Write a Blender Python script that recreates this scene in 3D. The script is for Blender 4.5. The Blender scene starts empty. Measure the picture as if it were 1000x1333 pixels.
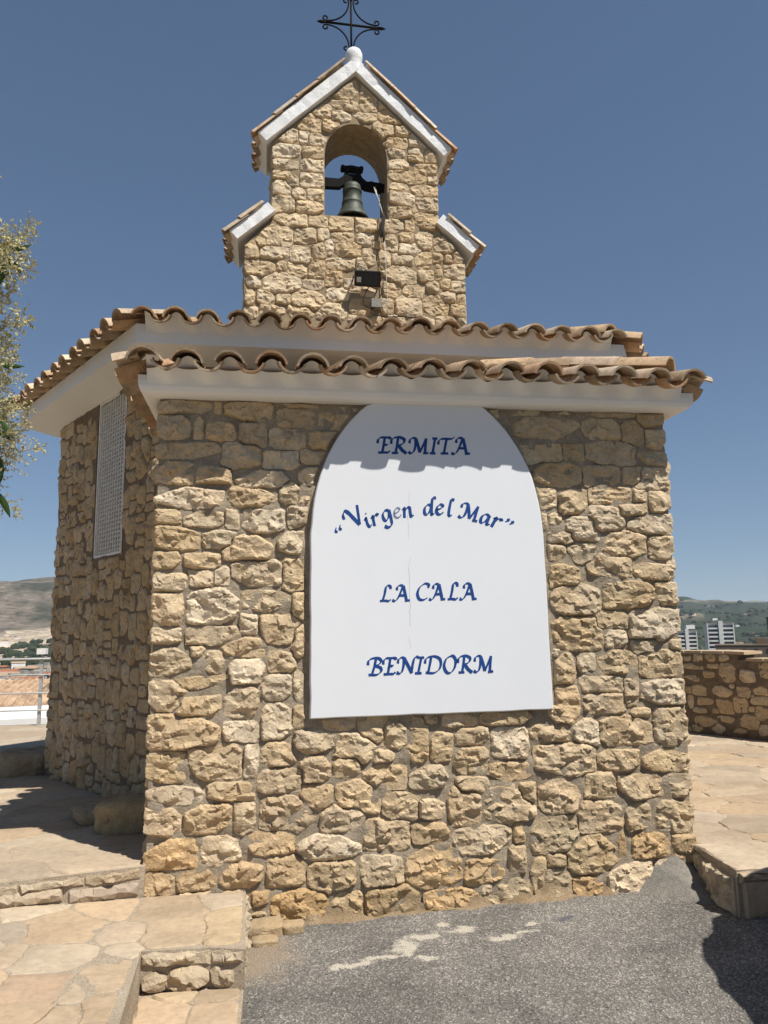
import bpy, math, random
import numpy as np
from mathutils import Vector, Matrix
from mathutils.geometry import delaunay_2d_cdt

# ------------------------------------------------------------------ camera, sky, sun, exposure
SC = bpy.context.scene
COL = SC.collection
R = math.radians
CAM = (0.0, -4.5, 1.6)
PITCH, ROLL, YAW = R(8.9), R(0.9), R(8.8)
fw = Vector((math.sin(YAW)*math.cos(PITCH), math.cos(YAW)*math.cos(PITCH), math.sin(PITCH)))
ri0 = Vector((math.cos(YAW), -math.sin(YAW), 0))
up0 = ri0.cross(fw)
ri = math.cos(ROLL)*ri0 - math.sin(ROLL)*up0
up = math.sin(ROLL)*ri0 + math.cos(ROLL)*up0
cd = bpy.data.cameras.new('camera')
cam = bpy.data.objects.new('camera', cd)
COL.objects.link(cam)
m = Matrix.Identity(4)
for i in range(3):
    m[i][0], m[i][1], m[i][2], m[i][3] = ri[i], up[i], -fw[i], CAM[i]
cam.matrix_world = m
cd.sensor_fit = 'HORIZONTAL'
cd.sensor_width = 36.0
cd.lens = 36.0*0.985
cd.clip_start = 0.05
cd.clip_end = 40000
SC.camera = cam

SUN = Vector((0.8, -1.0, 2.0)).normalized()
ELEV = math.asin(SUN.z)
AZ = math.atan2(SUN.x, SUN.y)            # clockwise from +Y
world = bpy.data.worlds.new('World')
SC.world = world
world.use_nodes = True
wn = world.node_tree
wn.nodes.clear()
sky = wn.nodes.new('ShaderNodeTexSky')
sky.sky_type = 'NISHITA'
sky.sun_disc = False
sky.sun_elevation = ELEV
sky.sun_rotation = AZ
sky.altitude = 1500
sky.air_density = 1.0
sky.dust_density = 0.1
sky.ozone_density = 3.2
bg = wn.nodes.new('ShaderNodeBackground')
bg.inputs[1].default_value = 0.083
wo = wn.nodes.new('ShaderNodeOutputWorld')
gam = wn.nodes.new('ShaderNodeGamma')
gam.inputs[1].default_value = 0.68
tint = wn.nodes.new('ShaderNodeMix')
tint.data_type = 'RGBA'
tint.blend_type = 'MULTIPLY'
tint.inputs[0].default_value = 1.0
tint.inputs[7].default_value = (0.85, 0.99, 1.13, 1)
wn.links.new(sky.outputs[0], gam.inputs[0])
wn.links.new(gam.outputs[0], tint.inputs[6])
wn.links.new(tint.outputs[2], bg.inputs[0])
wn.links.new(bg.outputs[0], wo.inputs[0])

sl = bpy.data.lights.new('sun', 'SUN')
sl.energy = 4.2
sl.angle = R(0.53)
sl.color = (1.0, 0.955, 0.88)
so = bpy.data.objects.new('sun', sl)
COL.objects.link(so)
so.rotation_euler = SUN.to_track_quat('Z', 'Y').to_euler()
so.location = (20, -25, 50)

SC.view_settings.view_transform = 'Standard'
SC.view_settings.look = 'None'
SC.view_settings.exposure = 0.6
SC.view_settings.gamma = 1.0
SC.view_settings.use_curve_mapping = False
SC.cycles.max_bounces = 8
SC.cycles.volume_bounces = 0

# ------------------------------------------------------------------ small helpers
rng = np.random.default_rng(7)
random.seed(7)


def obj(name, verts, faces, mat, parent=None, smooth=False, loc=None, mat2=None, fm=None):
    me = bpy.data.meshes.new(name)
    me.from_pydata([tuple(map(float, v)) for v in verts], [], faces)
    for mm in (mat if isinstance(mat, (list, tuple)) else [mat]):
        me.materials.append(mm)
    if fm is not None:
        me.polygons.foreach_set('material_index', fm)
    if smooth:
        me.polygons.foreach_set('use_smooth', [True]*len(me.polygons))
    me.update()
    o = bpy.data.objects.new(name, me)
    COL.objects.link(o)
    if parent is not None:
        o.parent = parent
    if loc is not None:
        o.location = loc
    return o


def empty(name, loc=(0, 0, 0), rz=0.0, parent=None):
    o = bpy.data.objects.new(name, None)
    COL.objects.link(o)
    o.location = loc
    o.rotation_euler = (0, 0, rz)
    o.empty_display_size = 0.2
    if parent is not None:
        o.parent = parent
    return o


def tag(o, label=None, cat=None, group=None, kind=None):
    for k, v in (('label', label), ('category', cat), ('group', group), ('kind', kind)):
        if v:
            o[k] = v
    return o


def copy_tree(o, parent=None):
    c = o.copy()
    COL.objects.link(c)
    if parent is not None:
        c.parent = parent
    for ch in list(o.children):
        copy_tree(ch, c)
    return c


class MB:
    """collects shapes into one mesh"""
    def __init__(self):
        self.v, self.f, self.m = [], [], []

    def add(self, v, f, m=0):
        b = len(self.v)
        self.v += [tuple(map(float, p)) for p in v]
        self.f += [tuple(b+i for i in q) for q in f]
        self.m += [m]*len(f)
        return self

    def box(self, x0, x1, y0, y1, z0, z1, m=0):
        v = [(x, y, z) for z in (z0, z1) for y in (y0, y1) for x in (x0, x1)]
        return self.add(v, [(0, 2, 3, 1), (4, 5, 7, 6), (0, 1, 5, 4), (2, 6, 7, 3), (0, 4, 6, 2), (1, 3, 7, 5)], m)

    def prism(self, pts, z0, z1, m=0):
        n = len(pts)
        a = 0.5*sum(pts[i][0]*pts[(i+1) % n][1]-pts[(i+1) % n][0]*pts[i][1] for i in range(n))
        if a < 0:
            pts = pts[::-1]
        zz0 = z0 if hasattr(z0, '__len__') else [z0]*n
        zz1 = z1 if hasattr(z1, '__len__') else [z1]*n
        if a < 0:
            zz0, zz1 = zz0[::-1], zz1[::-1]
        v = [(p[0], p[1], zz0[i]) for i, p in enumerate(pts)]+[(p[0], p[1], zz1[i]) for i, p in enumerate(pts)]
        f = [tuple(range(n))[::-1], tuple(range(n, 2*n))]
        f += [(i, (i+1) % n, n+(i+1) % n, n+i) for i in range(n)]
        return self.add(v, f, m)

    def tube(self, pts, r, seg=8, m=0, cap=True):
        pts = [Vector(p) for p in pts]
        n = len(pts)
        rr = r if hasattr(r, '__len__') else [r]*n
        ref = None
        vs = []
        for i, p in enumerate(pts):
            t = (pts[min(i+1, n-1)]-pts[max(i-1, 0)])
            if t.length < 1e-9:
                t = Vector((0, 0, 1))
            t.normalize()
            if ref is None:
                ref = Vector((0, 0, 1)) if abs(t.z) < 0.9 else Vector((1, 0, 0))
            a = t.cross(ref)
            if a.length < 1e-6:
                a = t.orthogonal()
            a.normalize()
            b = a.cross(t)
            ref = b
            for k in range(seg):
                an = 2*math.pi*k/seg
                vs.append(p+(a*math.cos(an)+b*math.sin(an))*rr[i])
        f = []
        for i in range(n-1):
            for k in range(seg):
                k2 = (k+1) % seg
                f.append((i*seg+k, (i+1)*seg+k, (i+1)*seg+k2, i*seg+k2))
        if cap:
            f.append(tuple(range(seg)))
            f.append(tuple((n-1)*seg+k for k in range(seg))[::-1])
        return self.add(vs, f, m)

    def lathe(self, prof, c=(0, 0, 0), seg=28, m=0):
        vs, f = [], []
        for (r, z) in prof:
            for k in range(seg):
                a = 2*math.pi*k/seg
                vs.append((c[0]+r*math.cos(a), c[1]+r*math.sin(a), c[2]+z))
        for i in range(len(prof)-1):
            for k in range(seg):
                k2 = (k+1) % seg
                f.append((i*seg+k, i*seg+k2, (i+1)*seg+k2, (i+1)*seg+k))
        return self.add(vs, f, m)

    def build(self, name, mat, parent=None, smooth=False, loc=None):
        return obj(name, self.v, self.f, mat, parent, smooth, loc, fm=self.m if isinstance(mat, (list, tuple)) else None)


def _hash(ix, iy, iz, s):
    h = (ix.astype(np.int64)*374761393+iy.astype(np.int64)*668265263+iz.astype(np.int64)*2147483647+s*1274126177) & 0xffffffff
    h = ((h ^ (h >> 13))*1274126177) & 0xffffffff
    h = ((h ^ (h >> 15))*2246822519) & 0xffffffff
    return ((h ^ (h >> 16)) & 0xffffff)/float(0xffffff)*2-1


def vnoise(P, freq=1.0, seed=0):
    P = np.asarray(P, float)*freq
    i = np.floor(P).astype(np.int64)
    f = P-i
    f = f*f*(3-2*f)
    out = np.zeros(len(P))
    for dx in (0, 1):
        wx = f[:, 0] if dx else 1-f[:, 0]
        for dy in (0, 1):
            wy = f[:, 1] if dy else 1-f[:, 1]
            for dz in (0, 1):
                wz = f[:, 2] if dz else 1-f[:, 2]
                out += wx*wy*wz*_hash(i[:, 0]+dx, i[:, 1]+dy, i[:, 2]+dz, seed)
    return out


def fbm(P, freq=1.0, seed=0, oct=3):
    a, s = 0.0, 1.0
    for k in range(oct):
        a = a+vnoise(P, freq*2**k, seed+k)*s
        s *= 0.5
    return a


# ------------------------------------------------------------------ materials
class NT:
    def __init__(self, name):
        self.mat = bpy.data.materials.new(name)
        self.mat.use_nodes = True
        self.t = self.mat.node_tree
        self.t.nodes.clear()
        self.out = self.n('OutputMaterial')
        self.b = self.n('BsdfPrincipled')
        self.l(self.b.outputs[0], self.out.inputs[0])

    def n(self, t):
        return self.t.nodes.new('ShaderNode'+t)

    def l(self, a, b):
        self.t.links.new(a, b)

    def coord(self, k='Object'):
        return self.n('TexCoord').outputs[k]

    def noise(self, vec, scale, detail=4, rough=0.55, dist=0.0):
        n = self.n('TexNoise')
        n.inputs['Scale'].default_value = scale
        n.inputs['Detail'].default_value = detail
        n.inputs['Roughness'].default_value = rough
        n.inputs['Distortion'].default_value = dist
        self.l(vec, n.inputs['Vector'])
        return n.outputs[0]

    def voro(self, vec, scale, feat='F1', rnd=1.0, out=0):
        n = self.n('TexVoronoi')
        n.feature = feat
        n.inputs['Scale'].default_value = scale
        n.inputs['Randomness'].default_value = rnd
        self.l(vec, n.inputs['Vector'])
        return n.outputs[out]

    def ramp(self, fac, stops):
        n = self.n('ValToRGB')
        e = n.color_ramp.elements
        while len(e) < len(stops):
            e.new(0.5)
        for k, (p, c) in enumerate(stops):
            e[k].position = p
            e[k].color = (c, c, c, 1) if not hasattr(c, '__len__') else (*c, 1)
        self.l(fac, n.inputs[0])
        return n.outputs[0]

    def mix(self, fac, a, b, mode='MIX'):
        n = self.n('Mix')
        n.data_type = 'RGBA'
        n.blend_type = mode
        for k, v in ((0, fac), (6, a), (7, b)):
            s = n.inputs[k]
            if hasattr(v, 'node'):
                self.l(v, s)
            elif hasattr(v, '__len__'):
                s.default_value = (*v, 1)
            else:
                s.default_value = v if k == 0 else (v, v, v, 1)
        return n.outputs[2]

    def math(self, op, a, b=0.0):
        n = self.n('Math')
        n.operation = op
        for s, v in ((n.inputs[0], a), (n.inputs[1], b)):
            if hasattr(v, 'node'):
                self.l(v, s)
            else:
                s.default_value = v
        return n.outputs[0]

    def bump(self, h, dist=0.01, strength=1.0, prev=None):
        n = self.n('Bump')
        n.inputs['Distance'].default_value = dist
        n.inputs['Strength'].default_value = strength
        self.l(h, n.inputs['Height'])
        if prev is not None:
            self.l(prev, n.inputs['Normal'])
        self.l(n.outputs[0], self.b.inputs['Normal'])
        return n.outputs[0]

    def fin(self, col, rough=0.9, spec=0.2, metal=0.0):
        for k, v in (('Base Color', col), ('Roughness', rough), ('Specular IOR Level', spec), ('Metallic', metal)):
            s = self.b.inputs[k]
            if hasattr(v, 'node'):
                self.l(v, s)
            elif hasattr(v, '__len__'):
                s.default_value = (*v, 1)
            else:
                s.default_value = v
        return self.mat

    def ocol(self):
        return self.n('ObjectInfo').outputs['Color']

    def orand(self):
        return self.n('ObjectInfo').outputs['Random']


def mat_stone(name, use_obj=True, base=(0.42, 0.33, 0.2), attr=None):
    t = NT(name)
    g = t.n('NewGeometry').outputs['Position']
    c = t.ocol() if use_obj else base
    if attr:
        a = t.n('Attribute')
        a.attribute_name = attr
        c = a.outputs['Color']
    n1 = t.noise(g, 9, 5, 0.6, 0.6)
    n2 = t.noise(g, 55, 5, 0.65)
    n3 = t.noise(g, 3.1, 3, 0.5)
    f1 = t.ramp(n1, [(0.3, (0.78, 0.76, 0.74)), (0.5, (1, 1, 1)), (0.72, (1.18, 1.16, 1.1))])
    col = t.mix(1.0, c, f1, 'MULTIPLY')
    f2 = t.ramp(n2, [(0.28, 0.72), (0.5, 1.0), (0.75, 1.12)])
    col = t.mix(1.0, col, f2, 'MULTIPLY')
    f3 = t.ramp(n3, [(0.42, 0.0), (0.68, 1.0)])
    col = t.mix(t.math('MULTIPLY', f3, 0.35), col, (0.43, 0.27, 0.115), 'MIX')
    dk = t.ramp(t.noise(g, 26, 4, 0.7, 1.0), [(0.6, 0.0), (0.74, 1.0)])
    col = t.mix(t.math('MULTIPLY', dk, 0.35), col, (0.16, 0.13, 0.1))
    t.bump(t.mix(0.5, t.noise(g, 75, 6, 0.7), t.noise(g, 24, 4, 0.6, 0.8)), 0.018, 0.9)
    return t.fin(col, 0.93, 0.15)


def mat_mortar(name, c0, c1):
    t = NT(name)
    g = t.n('NewGeometry').outputs['Position']
    n = t.noise(g, 12, 6, 0.65)
    col = t.mix(t.ramp(n, [(0.3, 0.0), (0.7, 1.0)]), c0, c1)
    sp = t.ramp(t.noise(g, 160, 3, 0.7), [(0.35, 0.6), (0.6, 1.1)])
    col = t.mix(1.0, col, sp, 'MULTIPLY')
    t.bump(t.mix(0.5, t.noise(g, 110, 5, 0.75), t.noise(g, 40, 4, 0.6)), 0.014, 0.9)
    return t.fin(col, 0.95, 0.1)


def mat_plaster(name, c, dirt=0.12, bump=0.004):
    t = NT(name)
    g = t.n('NewGeometry').outputs['Position']
    n = t.ramp(t.noise(g, 2.3, 6, 0.6, 0.4), [(0.35, 0.0), (0.75, 1.0)])
    col = t.mix(t.math('MULTIPLY', n, dirt), c, tuple(x*0.72 for x in c))
    fl = t.ramp(t.noise(g, 38, 5, 0.7), [(0.66, 0.0), (0.74, 1.0)])
    col = t.mix(t.math('MULTIPLY', fl, dirt*1.3), col, (0.42, 0.38, 0.32))
    t.bump(t.mix(0.4, t.noise(g, 14, 5, 0.6), t.noise(g, 90, 4, 0.6)), bump, 0.8)
    return t.fin(col, 0.8, 0.25)


M = {}
M['stone'] = mat_stone('rubble_stone')
M['stone_far'] = mat_stone('rubble_stone_tinted', attr='tint')
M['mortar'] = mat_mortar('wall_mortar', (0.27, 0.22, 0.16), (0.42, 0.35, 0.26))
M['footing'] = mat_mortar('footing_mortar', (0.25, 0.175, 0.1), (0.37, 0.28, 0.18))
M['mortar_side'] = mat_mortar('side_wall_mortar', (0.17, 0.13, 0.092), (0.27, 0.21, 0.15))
M['mortar_belfry'] = mat_mortar('belfry_mortar', (0.30, 0.225, 0.14), (0.42, 0.33, 0.215))
M['arch_render'] = mat_mortar('arch_render', (0.25, 0.185, 0.115), (0.42, 0.33, 0.22))
M['white'] = mat_plaster('white_plaster', (0.8, 0.8, 0.79), 0.16, 0.006)
M['white_rough'] = mat_plaster('white_rough_render', (0.82, 0.82, 0.81), 0.22, 0.02)
M['sign_white'] = mat_plaster('sign_white_paint', (0.71, 0.725, 0.75), 0.1, 0.0009)


def mat_tile(name):
    t = NT(name)
    g = t.n('NewGeometry').outputs['Position']
    col = t.ocol()
    n1 = t.ramp(t.noise(g, 11, 6, 0.65, 0.5), [(0.3, (0.62, 0.6, 0.58)), (0.52, (1, 1, 1)), (0.75, (1.22, 1.2, 1.15))])
    col = t.mix(1.0, col, n1, 'MULTIPLY')
    li = t.ramp(t.noise(g, 30, 5, 0.72, 0.8), [(0.56, 0.0), (0.66, 1.0)])
    col = t.mix(t.math('MULTIPLY', li, 0.6), col, (0.135, 0.105, 0.075))
    pale = t.ramp(t.noise(g, 21, 4, 0.7, 0.3), [(0.62, 0.0), (0.7, 1.0)])
    col = t.mix(t.math('MULTIPLY', pale, 0.55), col, (0.5, 0.45, 0.36))
    t.bump(t.noise(g, 120, 5, 0.7), 0.006, 0.8)
    return t.fin(col, 0.88, 0.2)


M['tile'] = mat_tile('clay_roof_tile')
M['deck'] = mat_mortar('roof_bedding', (0.12, 0.09, 0.065), (0.2, 0.15, 0.1))


def mat_flag(name):
    t = NT(name)
    g = t.n('NewGeometry').outputs['Position']
    col = t.ocol()
    n1 = t.ramp(t.noise(g, 2.6, 6, 0.6, 0.8), [(0.3, (0.84, 0.82, 0.8)), (0.5, (1, 1, 1)), (0.72, (1.13, 1.1, 1.06))])
    col = t.mix(1.0, col, n1, 'MULTIPLY')
    n2 = t.ramp(t.noise(g, 24, 5, 0.7), [(0.3, 0.84), (0.6, 1.06)])
    col = t.mix(1.0, col, n2, 'MULTIPLY')
    st = t.ramp(t.noise(g, 5.5, 5, 0.7, 1.2), [(0.6, 0.0), (0.72, 1.0)])
    col = t.mix(t.math('MULTIPLY', st, 0.3), col, (0.36, 0.25, 0.15))
    t.bump(t.mix(0.6, t.noise(g, 90, 5, 0.7), t.noise(g, 12, 5, 0.65, 0.5)), 0.008, 0.7)
    return t.fin(col, 0.88, 0.2)


M['flag'] = mat_flag('flagstone')
M['joint'] = mat_mortar('paving_mortar', (0.38, 0.31, 0.225), (0.47, 0.39, 0.295))


def mat_farflag():
    """paving too far off to tell the stones apart, same tone as the flagstones, joints by Voronoi edges"""
    t = NT('distant_paving')
    g = t.n('NewGeometry').outputs['Position']
    e = t.voro(g, 1.9, 'DISTANCE_TO_EDGE')
    j = t.ramp(e, [(0.0, 0.0), (0.035, 1.0)])
    v = t.n('TexVoronoi')
    v.inputs['Scale'].default_value = 1.9
    t.l(g, v.inputs['Vector'])
    cc = t.mix(t.ramp(v.outputs['Color'], [(0.2, 0.0), (0.8, 1.0)]), (0.38, 0.295, 0.205), (0.44, 0.36, 0.265))
    col = t.mix(j, (0.36, 0.29, 0.215), cc)
    col = t.mix(1.0, col, t.ramp(t.noise(g, 8, 5, 0.7), [(0.3, 0.84), (0.7, 1.1)]), 'MULTIPLY')
    t.bump(j, 0.01, 0.6)
    return t.fin(col, 0.9, 0.15)


M['farflag'] = mat_farflag()


def mat_asphalt():
    t = NT('asphalt')
    g = t.n('NewGeometry').outputs['Position']
    big = t.ramp(t.noise(g, 1.7, 5, 0.6, 0.5), [(0.32, (0.135, 0.125, 0.112)), (0.68, (0.25, 0.23, 0.203))])
    v = t.n('TexVoronoi')
    v.inputs['Scale'].default_value = 125
    t.l(g, v.inputs['Vector'])
    agg = t.ramp(v.outputs['Color'], [(0.15, 0.55), (0.7, 1.05), (0.86, 1.8)])
    col = t.mix(1.0, big, agg, 'MULTIPLY')
    v2 = t.n('TexVoronoi')
    v2.inputs['Scale'].default_value = 42
    t.l(g, v2.inputs['Vector'])
    ch = t.math('MULTIPLY', t.ramp(v2.outputs['Color'], [(0.83, 0.0), (0.85, 1.0)]), t.ramp(v2.outputs['Distance'], [(0.28, 1.0), (0.36, 0.0)]))
    col = t.mix(t.math('MULTIPLY', ch, 0.7), col, (0.42, 0.38, 0.32))
    dkp = t.math('MULTIPLY', t.ramp(v2.outputs['Color'], [(0.16, 1.0), (0.2, 0.0)]), t.ramp(v2.outputs['Distance'], [(0.25, 1.0), (0.33, 0.0)]))
    col = t.mix(t.math('MULTIPLY', dkp, 0.7), col, (0.03, 0.03, 0.03))
    # dusty soil along the foot of the wall and the step (its own shape, from noise)
    sep = t.n('SeparateXYZ')
    t.l(g, sep.inputs[0])
    X, Y = sep.outputs[0], sep.outputs[1]

    wn_ = t.n('TexNoise')
    wn_.inputs['Scale'].default_value = 7
    wn_.inputs['Detail'].default_value = 6
    wn_.inputs['Roughness'].default_value = 0.7
    t.l(g, wn_.inputs['Vector'])
    ws = t.n('SeparateColor')
    t.l(wn_.outputs['Color'], ws.inputs[0])
    X = t.math('ADD', X, t.math('MULTIPLY', t.math('SUBTRACT', ws.outputs[0], 0.5), 0.34))
    Y = t.math('ADD', Y, t.math('MULTIPLY', t.math('SUBTRACT', ws.outputs[1], 0.5), 0.2))

    def blob(cx, cy, rx, ry):
        dx = t.math('DIVIDE', t.math('SUBTRACT', X, cx), rx)
        dy = t.math('DIVIDE', t.math('SUBTRACT', Y, cy), ry)
        d = t.math('ADD', t.math('MULTIPLY', dx, dx), t.math('MULTIPLY', dy, dy))
        return t.math('POWER', 2.71828, t.math('MULTIPLY', d, -1.0))
    nz = t.mix(0.45, t.noise(g, 20, 6, 0.7, 0.6), t.noise(g, 85, 5, 0.8))
    nz2 = t.noise(g, 6, 5, 0.65)
    dust = t.math('ADD', blob(-0.1, -0.35, 0.28, 0.35), t.math('MULTIPLY', blob(1.2, 0.02, 1.6, 0.08), 0.55))
    dm = t.ramp(t.math('MULTIPLY', t.math('ADD', dust, t.math('MULTIPLY', nz2, 0.9)), 0.5), [(0.36, 0.0), (0.6, 1.0)])
    col = t.mix(t.math('MULTIPLY', dm, 0.75), col, (0.30, 0.235, 0.165))
    # splashes of cream paint and cement
    sp = None
    for b in PAINT:
        q = blob(*b)
        sp = q if sp is None else t.math('MAXIMUM', sp, q)
    sm = t.ramp(t.math('MULTIPLY', t.math('ADD', sp, t.math('MULTIPLY', nz, 1.7)), 0.4), [(0.48, 0.0), (0.63, 1.0)])
    col = t.mix(t.math('MULTIPLY', sm, 0.75), col, (0.58, 0.52, 0.42))
    bl = t.ramp(t.math('MULTIPLY', t.math('ADD', blob(1.61, -0.31, 0.1, 0.05), t.math('MULTIPLY', nz, 0.7)), 0.5), [(0.46, 0.0), (0.62, 1.0)])
    col = t.mix(t.math('MULTIPLY', bl, 0.6), col, (0.03, 0.045, 0.09))
    h = t.mix(0.5, v.outputs['Distance'], t.noise(g, 60, 5, 0.7))
    t.bump(h, 0.012, 0.9)
    return t.fin(col, 0.9, 0.25)


PAINT = [(0.42, -0.59, 0.13, 0.035), (0.56, -0.55, 0.11, 0.035), (0.7, -0.46, 0.09, 0.12), (0.8, -0.36, 0.08, 0.06), (0.8, -0.6, 0.07, 0.04),
         (1.03, -0.33, 0.1, 0.05), (1.24, -0.47, 0.12, 0.032), (1.36, -0.43, 0.05, 0.028), (1.4, -0.33, 0.06, 0.03), (0.34, -0.61, 0.05, 0.02), (0.95, -0.24, 0.06, 0.03)]
M['asphalt'] = mat_asphalt()


def mat_simple(name, c, rough=0.6, metal=0.0, spec=0.4, var=0.15, scale=30, bump=0.0):
    t = NT(name)
    g = t.n('NewGeometry').outputs['Position']
    col = t.mix(1.0, c, t.ramp(t.noise(g, scale, 4, 0.6), [(0.3, 1-var), (0.7, 1+var)]), 'MULTIPLY')
    if bump:
        t.bump(t.noise(g, scale*3, 4, 0.6), bump, 0.7)
    return t.fin(col, rough, spec, metal)


M['iron'] = mat_simple('wrought_iron', (0.012, 0.0115, 0.011), 0.8, 0.0, 0.1)
M['bronze'] = mat_simple('bell_bronze', (0.07, 0.078, 0.06), 0.6, 0.35, 0.4, 0.4, 14)
M['blackmetal'] = mat_simple('black_lamp_metal', (0.012, 0.012, 0.013), 0.4)
M['lens'] = mat_simple('lamp_glass', (0.55, 0.55, 0.52), 0.2)
M['grey'] = mat_simple('grey_plastic', (0.22, 0.21, 0.18), 0.6)
M['rope'] = mat_simple('pale_cable', (0.5, 0.46, 0.4), 0.8)
M['darkrope'] = mat_simple('dark_rope', (0.035, 0.028, 0.022), 0.9)
M['grille'] = mat_simple('white_grille_paint', (0.72, 0.71, 0.68), 0.5)
M['glass'] = mat_simple('dark_window_glass', (0.012, 0.014, 0.016), 0.08, 0, 0.5)
M['blue'] = mat_simple('blue_lettering', (0.008, 0.052, 0.22), 0.55, 0, 0.3, 0.2, 60)
M['bluefade'] = mat_simple('faded_lettering', (0.17, 0.21, 0.3), 0.7, 0, 0.2, 0.5, 90)
M['crack'] = mat_simple('crack_line', (0.42, 0.4, 0.37), 0.9)
M['steel'] = mat_simple('galvanised_rail', (0.42, 0.42, 0.41), 0.45, 0.3)
M['bark'] = mat_simple('tree_bark', (0.11, 0.085, 0.06), 0.9, 0, 0.2, 0.35, 25, 0.02)


def mat_leaf(name, c, var=0.35, trans=0.25):
    t = NT(name)
    g = t.n('NewGeometry').outputs['Position']
    col = t.mix(1.0, c, t.ramp(t.noise(g, 9, 3, 0.6), [(0.25, 1-var), (0.75, 1+var)]), 'MULTIPLY')
    t.fin(col, 0.55, 0.35)
    tr = t.n('BsdfTranslucent')
    t.l(col, tr.inputs[0])
    mx = t.n('MixShader')
    mx.inputs[0].default_value = trans
    t.l(t.b.outputs[0], mx.inputs[1])
    t.l(tr.outputs[0], mx.inputs[2])
    t.l(mx.outputs[0], t.out.inputs[0])
    return t.mat


M['leaf'] = mat_leaf('glossy_leaf', (0.04, 0.085, 0.022))
M['leafnew'] = mat_leaf('young_leaf', (0.12, 0.16, 0.05))
M['panicle'] = mat_leaf('flower_panicle', (0.5, 0.455, 0.25), 0.4, 0.3)
M['box'] = mat_leaf('box_leaf', (0.045, 0.075, 0.02))

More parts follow.
